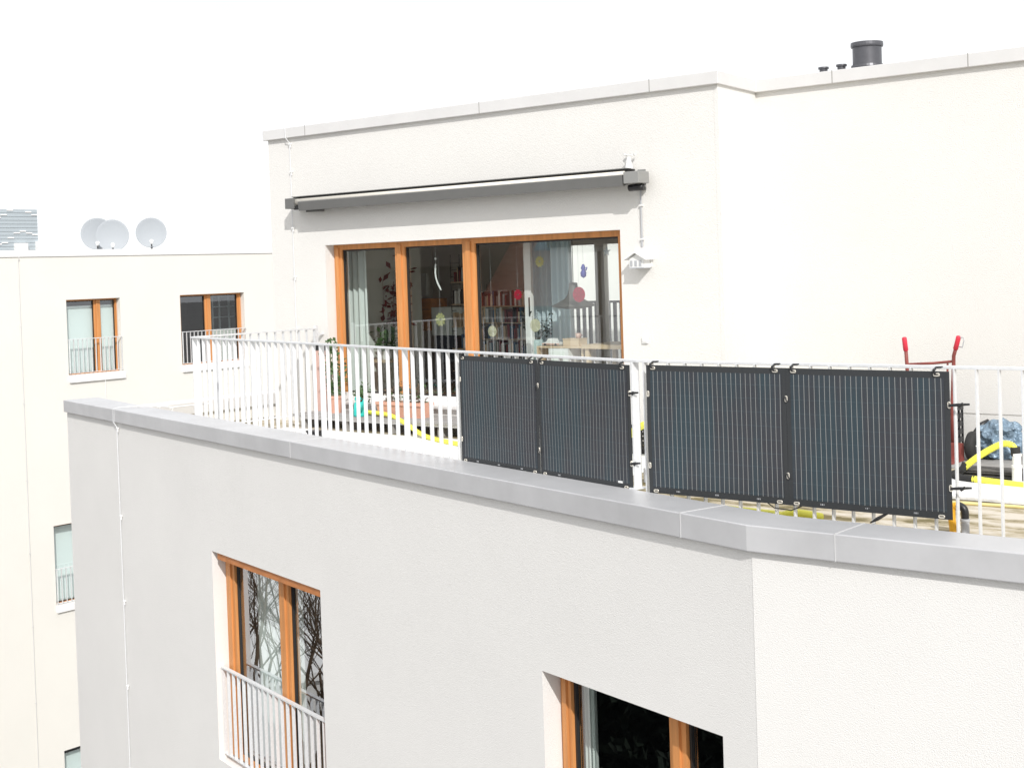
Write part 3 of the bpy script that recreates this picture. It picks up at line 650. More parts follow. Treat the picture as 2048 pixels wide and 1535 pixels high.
sr = thing('side_railing', 'short galvanised railing running back from the far corner to the penthouse wall', 'railing', (-13.05, 11, ZC))
Fs = Frame(-13.05, 0, 0, 1)
mb = MB(); Fs.box(mb, 10.08, 12.0, -.022, .022, ZR-.018, ZR); mb.build('handrail', 'galv', sr)
mb = MB(); Fs.box(mb, 10.08, 12.0, -.02, .02, -1.712, -1.70); mb.build('bottom_rail', 'galv', sr)
for k in range(15):
    y = 10.16+k*.128
    mb = MB(); Fs.box(mb, y-.004, y+.004, -.018, .018, -1.70, ZR-.018); mb.build('baluster', 'galv', sr)
mb = MB(); Fs.box(mb, 11.96, 12.0, -.02, .02, -1.85, ZR+.03); mb.build('post', 'galv', sr)
mb = MB(); mb.box(-13.07, -13.03, 12.0, 12.098, -.74, -.72); mb.build('wall_fixing', 'galv', sr)

# ---------------------------------------------------------------- solar panels
PT = [Vector((-7.592, 8.530, 0)), Vector((-6.545, 8.240, 0)), Vector((-5.505, 7.952, 0)), Vector((-5.342, 7.905, 0)), Vector((-4.284, 7.905, 0)), Vector((-3.218, 7.900, 0))]
plabels = ['dark flexible solar panel, leftmost of the four on the railing', 'dark flexible solar panel hanging left of the white post gap',
           'dark flexible solar panel hanging right of the white post gap', 'dark flexible solar panel, rightmost of the four, beside the red hand truck']
def solar_panel(idx):
    a, c = [(PT[0], PT[1]), (PT[1], PT[2]), (PT[3], PT[4]), (PT[4], PT[5])][idx]
    W = (c-a).length-(.006 if idx < 2 else .001); Hh = .868; d = (c-a).normalized(); ang = math.atan2(d.y, d.x)
    z0 = ZC-.012 if idx < 2 else -1.545
    r = thing('solar_panel', plabels[idx], 'solar panel', (0, 0, 0), 'flexible solar panels tied to the railing')
    z0l = 0
    # laminate sheet, slightly warped, rounded corners
    rnd = random.Random(idx*5+1)
    def warp(x, z): return -.004*math.sin(x/W*math.pi)*(1 if idx % 2 else -1)+.003*math.sin(z*7+idx)*math.sin(x*5+idx)
    def sheet(x0, x1, zz0, zz1, off, th, nx, nzz):
        mb = MB(); vs = [[[None]*(nzz+1) for _ in range(nx+1)] for _ in range(2)]
        for s_, oo in ((0, off), (1, off+th)):
            for i in range(nx+1):
                for j in range(nzz+1):
                    x = x0+(x1-x0)*i/nx; z = zz0+(zz1-zz0)*j/nzz; vs[s_][i][j] = mb.bm.verts.new((x, warp(x, z)-oo, z))
        for i in range(nx):
            for j in range(nzz):
                mb.bm.faces.new((vs[1][i][j], vs[1][i+1][j], vs[1][i+1][j+1], vs[1][i][j+1])); mb.bm.faces.new((vs[0][i][j], vs[0][i][j+1], vs[0][i+1][j+1], vs[0][i+1][j]))
        for i in range(nx):
            for s0 in (0, nzz): mb.bm.faces.new((vs[0][i][s0], vs[0][i+1][s0], vs[1][i+1][s0], vs[1][i][s0]))
        for j in range(nzz):
            for s0 in (0, nx): mb.bm.faces.new((vs[0][s0][j], vs[1][s0][j], vs[1][s0][j+1], vs[0][s0][j+1]))
        return mb
    sh = sheet(0, W, 0, Hh, 0, .004, 12, 10).build('laminate', 'panel_edge', r)
    sheet(.032, W-.032, .042, Hh-.040, .0045, .0015, 12, 10).build('cell_field', 'cells', r)
    def eyelet(x, z, hor=True):
        mb = MB(); l, h_ = (.017, .007) if hor else (.007, .017)
        pts = []
        for k in range(16):
            t = 2*math.pi*k/16; cx = (l-h_ if hor else 0)*(1 if math.cos(t) > 0 else -1); cz = (h_-l if not hor else 0)*(1 if math.sin(t) > 0 else -1)
            rr = min(l, h_); pts.append((x+cx+rr*math.cos(t), warp(x, z)-.007, z+cz+rr*math.sin(t)))
        pts.append(pts[0]); mb.tube(pts, .0042, 5, cap=False); e = mb.build('eyelet', 'eyelet', r)
        return e
    def clip_top(x):
        eyelet(x, Hh-.020)
        mb = MB(); mb.tube([(x-.006, -.012, Hh-.018), (x-.012, -.016, Hh+.006), (x-.010, .02, Hh+.022), (x+.018, .045, Hh+.024)], [.007, .009, .007, .004], 6); mb.build('strap', 'black_plastic', r)
    clip_top(.055); clip_top(W-.075)
    if idx < 2:
        pass
    for x in (.055, W-.065): eyelet(x, .016)
    if idx == 1:
        mb = MB(); mb.box(W-.155, W-.105, -.0095, -.0065, .04, .055); mb.build('sticker', 'white_plastic', r)
    left_free, right_free = idx in (0, 2), idx in (1, 3)
    for z in (Hh*.215, Hh*.775):
        if left_free: eyelet(.012, z, False)
        if right_free: eyelet(W-.004, z, False)
        else:
            eyelet(W+.0, z, False)
            mb = MB(); mb.tube([(W-.006, -.014, z+.015), (W+.012, -.016, z-.015)], .005, 6); mb.build('strap', 'black_plastic', r)
        if right_free:
            ln = .06 if idx == 1 else .11
            mb = MB(); mb.tube([(W-.004, -.014, z-.002), (W+ln*.5, -.006, z+.004), (W+ln, .02, z+.006)], [.008, .009, .006], 6, flat=.6); mb.tube([(W+ln*.5, -.012, z-.006), (W+ln*.75, -.012, z+.012)], .009, 6); mb.build('strap', 'black_plastic', r)
    # tiny printed polarity marks on the lower margin
    for k, x in enumerate((.22, .52, .83)):
        mb = MB(); mb.box(x, x+.003, -.0080, -.0055, .018, .028); mb.box(x+.009, x+.016, -.0080, -.0055, .018, .028); mb.box(x+.022, x+.025, -.0080, -.0055, .018, .028); mb.build('printed_mark', 'grey_plastic', r)
    r.rotation_euler = (0, 0, ang); r.location = (a.x, a.y, z0)
    return r
for i in range(4): solar_panel(i)
# cable between the two right panels
mb = MB(); mb.tube([(-4.50, 7.93, -1.52), (-4.40, 7.92, -1.575), (-4.28, 7.92, -1.58), (-4.17, 7.93, -1.53)], .004, 6); tag(mb.build('cable', 'black_plastic'), 'thin black cable looping below the seam of the two right solar panels', 'cable')
mb = MB(); mb.tube([(-3.62, 7.93, -1.535), (-3.68, 7.88, -1.575), (-3.72, 7.86, -1.60)], [.006, .012, .004], 6); tag(mb.build('cable_plug', 'black_plastic'), 'small black cable plug hanging below the rightmost solar panel', 'plug')

# ---------------------------------------------------------------- red hand truck
ZF = -1.85
ht_ = thing('hand_truck', 'red tubular hand truck with pink-red grips standing behind the railing', 'hand truck', (-5.1, 12.2, ZF))
xl, xr, yb = -5.355, -4.90, 12.2
for x, bx in ((xl, -5.355), (xr, -4.905)):
    top = -.76
    mb = MB(); pts = [(bx-.0, yb, -1.72), (bx, yb-.02, -1.3), (bx, yb-.03, -.96)]
    if x == xr: pts = [(-4.955, yb, -1.72), (-4.94, yb-.02, -1.3), (-4.915, yb-.03, -.98), (-4.905, yb-.05, -.90), (-4.875, yb-.08, -.84)]
    else: pts = pts[:2]+[(bx, yb-.03, -.98), (bx+.002, yb-.05, -.86)]
    mb.tube(pts, .017, 10); mb.build('upright', 'red_paint', ht_, smooth=True)
    e = Vector(pts[-1]); g2 = e+(Vector((.045, -.03, .12)) if x == xr else Vector((.0, -.03, .125)))
    mb = MB(); mb.tube([e, e+(g2-e)*.05, e+(g2-e)*.95, g2], [.018, .023, .022, .016], 12); mb.build('grip', 'red_grip', ht_, smooth=True)
    if x == xr:
        mb = MB(); mb.tube([g2+Vector((.01, 0, -.01)), g2+Vector((.045, -.01, -.012)), g2+Vector((.05, -.01, -.04)), g2+Vector((.03, 0, -.10)), e+Vector((.02, 0, .03))], .005, 6); mb.build('knuckle_guard', 'grey_plastic', ht_)
mb = MB(); mb.tube([(xl, yb-.03, -.985), (-5.1, yb-.03, -.97), (-4.915, yb-.03, -.95)], .012, 8); mb.build('cross_bar', 'red_paint', ht_)
mb = MB(); mb.tube([(-5.0, yb, -1.70), (-4.99, yb-.02, -1.30), (-4.975, yb-.02, -.97)], .010, 8); mb.tube([(xl, yb, -1.35), (-4.95, yb, -1.35)], .010, 8); mb.build('brace', 'red_paint', ht_)
mb = MB(); mb.box(-5.40, -4.84, yb-.30, yb-.03, -1.838, -1.830); mb.box(-5.40, -4.84, yb-.04, yb-.03, -1.83, -1.68); mb.build('toe_plate', 'red_paint', ht_)
mb = MB(); mb.tube([(-5.48, yb+.05, -1.715), (-4.74, yb+.05, -1.715)], .012, 8); mb.build('axle', 'steel', ht_)
for x in (-5.46, -4.785):
    mb = MB(); mb.lathe((x-.045, yb+.05, -1.715), [(.06, 0), (.105, 0), (.128, .012), (.135, .03), (.135, .06), (.128, .078), (.105, .09), (.06, .09)], 28, axis=(1, 0, 0)); wl = mb.build('wheel', 'black_rubber', ht_, smooth=True)
    mb = MB(); mb.lathe((x-.03, yb+.05, -1.715), [(.001, 0), (.058, .005), (.058, .055), (.001, .06)], 20, axis=(1, 0, 0)); mb.build('rim', 'steel', wl)

# black crate
def crate(x, y, z, w_, d_, h_, label):
    r = thing('crate', label, 'crate', (x, y, z)); mb = MB(); t = .012
    mb.box(x-w_/2, x+w_/2, y-d_/2, y+d_/2, z, z+t)
    for s in (-1, 1):
        for k in range(5):
            zz = z+t+k*h_/5.6; mb.box(x-w_/2, x+w_/2, y+s*d_/2-t/2, y+s*d_/2+t/2, zz, zz+h_/9); mb.box(x+s*w_/2-t/2, x+s*w_/2+t/2, y-d_/2+t, y+d_/2-t, zz, zz+h_/9)
        for k in range(6):
            xx = x-w_/2+w_*k/5; mb.box(xx-.008, xx+.008, y+s*d_/2-.009, y+s*d_/2+.009, z+.001, z+h_*.93)
            yy = y-d_/2+d_*k/5; mb.box(x+s*w_/2-.009, x+s*w_/2+.009, yy-.008, yy+.008, z+.001, z+h_*.93)
    mb.build('side', 'black_plastic', r); mb = MB()
    for s in (-1, 1): mb.box(x-w_/2-.01, x+w_/2+.01, y+s*d_/2-.012, y+s*d_/2+.012, z+h_*.93, z+h_); mb.box(x+s*w_/2-.012, x+s*w_/2+.012, y-d_/2+.013, y+d_/2-.013, z+h_*.93, z+h_)
    mb.build('rim', 'black_plastic', r)
crate(-5.42, 12.70, ZF, .56, .40, .42, 'black slatted crate partly hidden behind the hand truck')
crate(-7.75, 11.45, ZF, .50, .35, .26, 'black plastic crate seen through the gap between the solar panels')

# blue tarp bundle
r = thing('tarp_bundle', 'crumpled shiny blue-grey tarpaulin bundle by the hand truck wheel', 'tarpaulin', (-4.62, 12.5, ZF))
bm = bmesh.new(); bmesh.ops.create_icosphere(bm, subdivisions=5, radius=1)
for v in bm.verts:
    p = v.co.copy(); q = p*1.7
    f = 1+.40*noise.ridged_multi_fractal(q+Vector((3, 1, 7)), 1.0, 2.1, 3, 1.0, 2.0)-.46+.07*noise.noise(p*6)
    up_ = max(p.z, -.75)
    v.co = Vector((p.x*.215*f, p.y*.20*f, (up_*.195)*(.85+.15*f)+.165+(.03*noise.noise(p*3))))
    if v.co.z < .01: v.co.z = .01
    if p.z < -.2: v.co.x *= 1.0+.10*noise.noise(p*9)
mb = MB(); mb.bm.free(); mb.bm = bm
for v in bm.verts: v.co = v.co+Vector((-4.62, 12.46, ZF))
mb.build('cover', 'tarp', r, smooth=True)
mb = MB(); mb.tube([(-4.80, 12.35, -1.82), (-4.82, 12.38, -1.64), (-4.77, 12.42, -1.54), (-4.72, 12.46, -1.50)], [.03, .045, .03, .015], 8); mb.build('black_lining', 'black_plastic', r, smooth=True)

# asphalt mats, fleece
mb = MB(); mb.box(-6.9, -2.2, 11.75, 13.07, ZF+.004, ZF+.012); tag(mb.build('protective_mat', 'mat_floor'), 'dark grey bitumen mat laid along the set-back wall', 'mat')
mb = MB()
for k in range(6): 
    o_ = random.uniform(-.03, .03); mb.box(-4.52+o_, -2.6, 11.22+o_*.5, 11.46+o_*.4, ZF+.006+k*.014, ZF+.015+k*.014)
tag(mb.build('mat_stack', 'mats'), 'low stack of dark mats behind the yellow hose', 'mat')
def sheet(name, pts, z, mt, label, cat, th=.006, sub=None):
    mb = MB(); mb.prism([Vector((x, y, z)) for x, y in pts], (0, 0, th)); return tag(mb.build(name, mt), label, cat)
sheet('fleece_sheet', [(-7.0, 10.35), (-2.3, 10.22), (-2.3, 11.15), (-7.0, 11.3)], ZF+.004, 'fleece', 'white fleece sheet on the terrace behind the two right solar panels', 'sheet', .02)
sheet('fleece_sheet', [(-13.0, 10.15), (-8.2, 8.85), (-7.0, 9.6), (-7.1, 11.4), (-13.0, 11.4)], ZF+.004, 'fleece', 'wide white fleece sheet covering the terrace in front of the deck step', 'sheet', .012)

# deck step in front of the big window
dk = thing('deck_step', 'grey timber step below the big window', 'step', (-10.7, 11.8, ZF))
mb = MB()
for k in range(4): mb.box(-13.0, -8.3, 11.50+k*.145, 11.635+k*.145, -1.70, -1.675)
mb.build('plank', 'deck', dk)
mb = MB()
mb.box(-13.0, -8.3, 11.53, 11.55, -1.735, -1.702); mb.build('edge_board', 'white_matt', dk)
for k in range(7): 
    x = -12.9+k*.75; mb = MB(); mb.box(x, x+.06, 11.56, 12.05, -1.85, -1.736); mb.build('joist', 'deck', dk)

# planters and pots in front of the window
def trough(x0, x1, y, z, label):
    r = thing('planter', label, 'planter', ((x0+x1)/2, y, z)); h_ = .17; mb = MB()
    mb.prism([Vector(p) for p in ((x0+.03, y-.07, z), (x1-.03, y-.07, z), (x1-.03, y+.07, z), (x0+.03, y+.07, z))], (0, 0, .001))
    a = [(x0+.03, y-.065, z), (x1-.03, y-.065, z), (x1-.03, y+.065, z), (x0+.03, y+.065, z)]; bq = [(x0, y-.095, z+h_), (x1, y-.095, z+h_), (x1, y+.095, z+h_), (x0, y+.095, z+h_)]
    for i in range(4): mb.face((a[i], a[(i+1) % 4], bq[(i+1) % 4], bq[i]))
    mb.face(bq); mb.build('trough', 'terracotta', r)
    mb = MB(); mb.box(x0-.01, x1+.01, y-.105, y-.09, z+h_-.03, z+h_+.004); mb.box(x0-.01, x1+.01, y+.09, y+.105, z+h_-.03, z+h_+.004); mb.build('rim', 'terracotta', r)
    return r, z+h_
def foliage(parent, x0, x1, y0, y1, z0, z1, n, mt, seed, s0=.015, s1=.035):
    random.seed(seed); mb = MB()
    for i in range(n):
        x = random.uniform(x0, x1); p = Vector((x, random.uniform(y0, y1), z0+(z1-z0)*random.random()*(.5+.5*abs(math.sin(x*9+seed))))); s = random.uniform(s0, s1)
        d = Vector((random.uniform(-1, 1), random.uniform(-1, 1), random.uniform(-.4, 1))).normalized(); e = d.orthogonal().normalized()
        mb.face((p, p+d*s+e*s*.4, p+d*s*1.8, p+d*s-e*s*.4))
        if i % 6 == 0: mb.tube([(p.x, p.y, z0-.02), p], .0025, 4)
    return mb.build('foliage', mt, parent)
r, zt = trough(-11.75, -11.0, 11.78, -1.675, 'long terracotta planter with sparse plants beside the middle window frame'); foliage(r, -11.7, -11.05, 11.74, 11.86, zt, zt+.22, 240, 'twig', 4); foliage(r, -11.7, -11.05, 11.74, 11.86, zt, zt+.2, 90, 'leaf', 14)
r = thing('potted_plant', 'tall leafy plant in a clay pot at the left of the big window', 'plant', (-12.55, 11.8, -1.675))
mb = MB(); mb.lathe((-12.55, 11.8, -1.675), [(.001, 0), (.07, 0), (.10, .18), (.11, .18), (.11, .21), (.001, .21)], 20); mb.build('pot', 'terracotta', r, smooth=False); foliage(r, -12.66, -12.42, 11.7, 11.9, -1.45, -.78, 330, 'leaf', 8, .02, .045)
r = thing('potted_plant', 'low green plant in a small pot right of the tall one', 'plant', (-12.1, 11.8, -1.675))
mb = MB(); mb.lathe((-12.1, 11.8, -1.675), [(.001, 0), (.06, 0), (.085, .13), (.001, .13)], 18); mb.build('pot', 'grey_plastic', r); foliage(r, -12.2, -11.98, 11.72, 11.88, -1.55, -1.30, 180, 'leaf', 9, .015, .035)
r = thing('clay_panel', 'reddish clay wall panel leaning left of the big window', 'panel', (-12.95, 11.9, ZF))
mb = MB(); mb.box(-12.98, -12.72, 11.86, 11.9, -1.69, -.92); mb.build('board', 'pink', r); mb = MB(); mb.box(-12.99, -12.71, 11.852, 11.905, -.92, -.86); mb.build('cap', 'gasket', r)
# watering can
r = thing('watering_can', 'turquoise watering can on the grey timber step', 'watering can', (-11.95, 11.62, -1.675))
mb = MB(); mb.lathe((-11.93, 11.60, -1.675), [(.001, 0), (.07, 0), (.075, .02), (.066, .15), (.05, .17), (.001, .17)], 20); mb.build('body', 'turquoise', r, smooth=True)
mb = MB(); mb.tube([(-11.88, 11.57, -1.62), (-11.80, 11.52, -1.54), (-11.74, 11.49, -1.46)], [.02, .013, .012], 8); mb.build('spout', 'turquoise', r, smooth=True)
mb = MB(); mb.tube([(-11.98, 11.62, -1.54), (-12.04, 11.64, -1.47), (-11.98, 11.62, -1.42), (-11.90, 11.60, -1.47)], .009, 8); mb.build('handle', 'turquoise', r, smooth=True)

# hoses
def smooth_pts(pts, n=10):
    out = []; P = [Vector(p) for p in pts]
    for i in range(len(P)-1):
        p0, p1, p2, p3 = P[max(i-1, 0)], P[i], P[i+1], P[min(i+2, len(P)-1)]
        for k in range(n):
            t = k/n; out.append(.5*((2*p1)+(p2-p0)*t+(2*p0-5*p1+4*p2-p3)*t*t+(3*p1-p0-3*p2+p3)*t**3))
    out.append(P[-1]); return out
def hose(pts, rad, mt, name, label, cat='hose', rib=False, n=10, parent=None):
    sp = smooth_pts(pts, n)
    if rib:
        L = [0]
        for a, c in zip(sp, sp[1:]): L.append(L[-1]+(c-a).length)
        pitch = rib; m_ = int(L[-1]/pitch*4); q = []
        for i in range(m_+1):
            s = L[-1]*i/m_; j = max(k for k in range(len(L)) if L[k] <= s+1e-9); j = min(j, len(sp)-2); t = (s-L[j])/max(L[j+1]-L[j], 1e-6); q.append(sp[j].lerp(sp[j+1], min(t, 1)))
        rr = [rad*(1 if i % 4 < 2 else .955) for i in range(len(q))]; sp = q
    else: rr = rad
    mb = MB(); mb.tube(sp, rr, 12); o = mb.build(name, mt, parent, smooth=not rib)
    if parent is None: tag(o, label, cat)
    return o
hose([(-12.0, 11.75, -1.64), (-11.45, 11.60, -1.64), (-11.05, 11.45, -1.70), (-10.6, 11.28, -1.80), (-10.0, 11.02, -1.812), (-9.4, 10.85, -1.812), (-8.6, 10.75, -1.812), (-7.95, 10.9, -1.80)], .026, 'yellow', 'drain_hose', 'yellow hose running from the timber step across the white sheet', rib=.03)
hose([(-7.95, 11.20, -1.80), (-7.75, 11.1, -1.66), (-7.50, 11.0, -1.52), (-7.2, 10.9, -1.48), (-6.8, 10.8, -1.62), (-6.4, 10.7, -1.80)], .035, 'yellow', 'drain_hose', 'yellow hose arching behind the gap between the panel pairs')
hose([(-6.0, 8.9, -1.80), (-5.5, 8.82, -1.80), (-5.0, 8.75, -1.79), (-4.75, 8.72, -1.79)], .035, 'yellow', 'drain_hose', 'yellow hose piece lying low under the third solar panel')
t2 = thing('yellow_pipe', 'yellow hose loop joined by black elbows and pushed onto a grey pipe', 'hose', (-4.3, 11.0, ZF))
hose([(-4.43, 11.14, -1.735), (-4.34, 11.15, -1.66), (-4.23, 11.16, -1.585), (-4.12, 11.16, -1.53), (-4.05, 11.16, -1.535), (-4.02, 11.16, -1.57)], .027, 'yellow', 'hose', '', parent=t2, rib=.018)
hose([(-4.30, 10.98, -1.80), (-4.1, 10.96, -1.81), (-3.8, 10.92, -1.815), (-3.2, 10.85, -1.815), (-2.4, 10.8, -1.815)], .027, 'yellow', 'hose', '', parent=t2, rib=.018)
hose([(-5.6, 11.12, -1.81), (-5.0, 11.1, -1.81), (-4.62, 11.1, -1.80)], .027, 'yellow', 'hose', '', parent=t2, rib=.018)
hose([(-4.66, 11.10, -1.80), (-4.54, 11.12, -1.80), (-4.45, 11.13, -1.755), (-4.42, 11.14, -1.70)], .029, 'black_rubber', 'elbow', '', parent=t2); hose([(-4.50, 11.10, -1.80), (-4.40, 11.02, -1.805), (-4.28, 10.98, -1.80)], .029, 'black_rubber', 'elbow', '', parent=t2)
hose([(-4.02, 11.16, -1.55), (-4.015, 11.16, -1.62)], .038, 'black_rubber', 'elbow', '', parent=t2)
gp = thing('grey_pipe', 'light grey drain pipe standing upright under the end of the yellow hose loop', 'pipe', (-4.01, 11.16, ZF))
mb = MB(); mb.lathe((-4.01, 11.16, ZF), [(.038, 0), (.038, .13), (.043, .135), (.043, .155), (.034, .16), (.034, .225), (.039, .23), (.039, .25), (.03, .252)], 20); mb.build('pipe', 'white_plastic', gp, smooth=False)
g3 = thing('pipe_elbow', 'black elbow on a grey pipe stub with yellow corrugated hose by the parapet', 'pipe', (-3.60, 9.0, ZF))
mb = MB(); mb.lathe((-3.585, 9.0, ZF), [(.027, 0), (.027, .085), (.031, .088), (.031, .105), (.025, .107)], 22); mb.build('pipe', 'grey_plastic', g3)
hose([(-3.585, 9.0, -1.755), (-3.585, 9.0, -1.70), (-3.598, 9.0, -1.672), (-3.635, 9.0, -1.655)], .026, 'black_plastic', 'elbow', '', parent=g3)
hose([(-3.63, 9.0, -1.66), (-3.665, 9.0, -1.672), (-3.675, 9.0, -1.73), (-3.665, 9.0, -1.85)], .025, 'yellow2', 'corrugated_hose', '', parent=g3, rib=.011)
hose([(-6.5, 10.0, -1.838), (-5.2, 9.75, -1.838), (-4.2, 10.05, -1.838), (-3.2, 10.1, -1.838), (-2.2, 9.95, -1.838)], .013, 'pale_yellow', 'garden_hose', 'thin pale yellow garden hose along the mossy slab')
# dark pipe elbow lump under the third panel
hose([(-5.05, 8.66, -1.80), (-4.93, 8.6, -1.80), (-4.83, 8.62, -1.80)], .05, 'black_rubber', 'hose_coupling', 'black hose coupling on the slab under the third solar panel', 'coupling')
hose([(-4.80, 8.62, -1.80), (-4.68, 8.70, -1.76), (-4.55, 8.85, -1.80)], .035, 'yellow', 'drain_hose', 'short yellow hose bend beside the black coupling')
# grey outlet box seen in the gap
r = thing('outlet_box', 'small grey box with dark slot on the terrace in the gap between panels', 'box', (-6.6, 9.9, ZF)); mb = MB(); mb.box(-6.72, -6.52, 9.85, 10.0, ZF, ZF+.13); mb.build('body', 'grey_plastic', r, bevel=.008); mb = MB(); mb.box(-6.66, -6.63, 9.845, 9.85, ZF+.02, ZF+.07); mb.build('slot', 'gasket', r)
# white boxes behind the left railing
for k, (x, y, w_, d_, h_, lb) in ((1, (-11.5, 10.5, .16, .12, .13, 'tiny black box low behind the left railing bars')),):
    r = thing('storage_box', lb, 'box', (x, y, ZF)); mb = MB(); mb.box(x-w_/2, x+w_/2, y-d_/2, y+d_/2, ZF+.018, ZF+h_); mb.build('body', 'white_plastic' if k == 0 else 'black_plastic', r, bevel=.006)
    mb = MB(); mb.box(x-w_/2-.008, x+w_/2+.008, y-d_/2-.008, y+d_/2+.008, ZF+h_+.0005, ZF+h_+.02); mb.build('lid', 'white_plastic' if k == 0 else 'black_plastic', r, bevel=.004)

# ---------------------------------------------------------------- inside the penthouse
ZI = -1.58
def curtain(x0, x1, y, z0, z1, folds, amp, mt, label):
    mb = MB(); n = folds*10; a, bq = [], []
    for i in range(n+1):
        t = i/n; x = x0+(x1-x0)*t; yy = y+amp*math.sin(t*folds*2*math.pi)+amp*.4*math.sin(t*folds*4.7)
        a.append(mb.bm.verts.new((x, yy*1.0, z0))); bq.append(mb.bm.verts.new((x0+(x1-x0)*(.5+(t-.5)*.96), y+(yy-y)*.6, z1)))
    for i in range(n): mb.bm.faces.new((a[i], a[i+1], bq[i+1], bq[i]))
    return tag(mb.build('curtain', mt, smooth=True), label, 'curtain')
curtain(-10.30, -9.70, 12.9, ZI, .52, 7, .035, 'curtain', 'blue-grey folded curtain behind the right pane')
mb = MB(); mb.box(-10.22, -10.12, 12.66, 12.70, ZI, .33); f = mb.build('door_leaf', 'white_matt'); tag(f, 'narrow white door edge with dark handle slot beside the curtain', 'door'); mb = MB(); mb.box(-10.16, -10.145, 12.652, 12.66, -.55, -.33); mb.build('handle', 'gasket', f)
mb = MB(); mb.box(-13.35, -13.30, 12.45, 14.2, ZI, .5); tag(mb.build('white_screen', 'plaster_lt'), 'pale partition at the left inside the big window', 'partition')
curtain(-13.28, -12.75, 12.62, ZI, .5, 5, .03, 'curtain_white', 'white curtain at the left end of the big window')
# orange sideboard, cabinet, shelves
r = thing('wall_cabinet', 'orange wooden wall cabinet seen behind the middle pane', 'cabinet', (-14.8, 15.6, -.9)); mb = MB(); mb.box(-15.3, -14.32, 15.5, 15.85, -.88, -.40); mb.build('carcass', 'orange_wood', r)
for k in (1, 2): mb = MB(); mb.box(-15.28, -14.34, 15.494, 15.499, -.88+k*.16-.004, -.88+k*.16+.004); mb.build('drawer_gap', 'gasket', r)
r = thing('low_cabinet', 'white low cabinet right of the orange wall cabinet', 'cabinet', (-14.0, 15.7, -1.5)); mb = MB(); mb.box(-14.33, -13.72, 15.5, 15.85, -.95, -.53); mb.build('carcass', 'curtain_white', r); mb = MB(); mb.box(-14.33, -13.72, 15.6, 15.85, ZI, -.96); mb.build('plinth', 'dark_room', r)
def shelf(x0, x1, y, z0, z1, nsh, label, seed):
    random.seed(seed); r = thing('bookshelf', label, 'shelf', ((x0+x1)/2, y, ZI)); mb = MB()
    for x in (x0, x1):
        mb.tube([(x, y-.1, z0), (x, y-.1, z1)], .006, 5); mb.tube([(x, y+.1, z0), (x, y+.1, z1)], .006, 5)
        for k in range(int((z1-z0)/.1)): mb.tube([(x, y-.1, z0+k*.1), (x, y+.1, z0+k*.1)], .004, 4)
    mb.build('ladder_frame', 'black_plastic', r)
    cols = ['book', 'dark_red', 'pale_wood', 'curtain', 'black_plastic', 'white_matt', 'skylight']; bk = {c: MB() for c in cols}; pb = MB()
    for k in range(nsh):
        z = z0+.12+k*(z1-z0-.2)/nsh; pb.box(x0, x1, y-.12, y+.12, z-.012, z); x = x0+.02
        while x < x1-.05:
            w_ = random.uniform(.015, .04); h_ = random.uniform(.14, .23)
            if random.random() < .82: bk[random.choice(cols)].box(x, x+w_-.002, y-.1, y+.06, z+.001, z+h_)
            x += w_
    pb.build('shelf_board', 'pale_wood', r)
    for c, q in bk.items(): q.build('book_row', c, r)
shelf(-13.82, -13.55, 15.5, ZI, .25, 5, 'narrow dark ladder shelf right of the middle pane cabinet', 2)
shelf(-13.3, -12.05, 15.5, ZI, -.2, 5, 'wide shelf full of books behind the right pane', 6)
shelf(-15.5, -15.0, 15.2, ZI, -.42, 4, 'ladder shelf left of the orange wall cabinet', 12)
r = thing('wall_lamp', 'white square lamp with small black dome above the orange cabinet', 'lamp', (-14.7, 15.75, -.3)); mb = MB(); mb.box(-14.88, -14.55, 15.65, 15.7, -.36, -.02); mb.build('shade', 'curtain_white', r); mb = MB(); mb.lathe((-15.0, 15.6, -.09), [(.10, 0), (.09, .05), (.05, .09), (.001, .1)], 14); mb.build('dome', 'black_plastic', r)
r = thing('indoor_plant', 'dark red leaved plant behind the left pane', 'plant', (-14.5, 14.6, ZI)); mb = MB(); mb.lathe((-14.5, 14.6, ZI), [(.001, 0), (.14, 0), (.18, .35), (.001, .35)], 18); mb.build('pot', 'white_matt', r); foliage(r, -14.75, -14.15, 14.4, 14.9, -.75, .28, 380, 'dark_red', 31, .04, .09)
r = thing('indoor_plant', 'green leafy plant in a small white pot at the left pane', 'plant', (-12.95, 13.1, -1.1)); mb = MB(); mb.lathe((-12.93, 13.1, -1.12), [(.001, 0), (.06, 0), (.075, .12), (.001, .12)], 16); mb.build('pot', 'white_matt', r); mb = MB(); mb.box(-13.1, -12.7, 12.9, 13.3, -1.15, -1.12); mb.box(-12.93, -12.89, 13.08, 13.12, ZI, -1.15); mb.build('stand', 'pale_wood', r); foliage(r, -13.08, -12.76, 13.0, 13.2, -1.0, -.74, 150, 'leaf', 41, .04, .07)

for o in list(C.objects):
    if o.parent is None and o.get('category') in ('cabinet', 'shelf', 'lamp', 'plant') and 14.3 < o.location.y < 15.9:
        zb = o.location.z; o.location = o.location*.93; o.scale = (.93, .93, .93)
        if abs(zb-ZI) < .01: o.location.z = ZI*.93
# pendant lamp
r = thing('pendant_lamp', 'grey-brown trumpet shaped pendant lamp behind the right pane', 'lamp', (-9.51, 12.66, -.5))
mb = MB(); mb.lathe((-9.51, 12.66, -.463), [(.09, -.002), (.205, .016), (.25, .028), (.252, .034), (.18, .07), (.105, .11), (.062, .17), (.05, .25), (.047, .29), (.001, .295)], 36); mb.build('shade', 'lamp_grey', r, smooth=True)
mb = MB(); mb.tube([(-9.51, 12.66, -.18), (-9.51, 12.66, .6)], .005, 6); mb.build('cord', 'gasket', r)
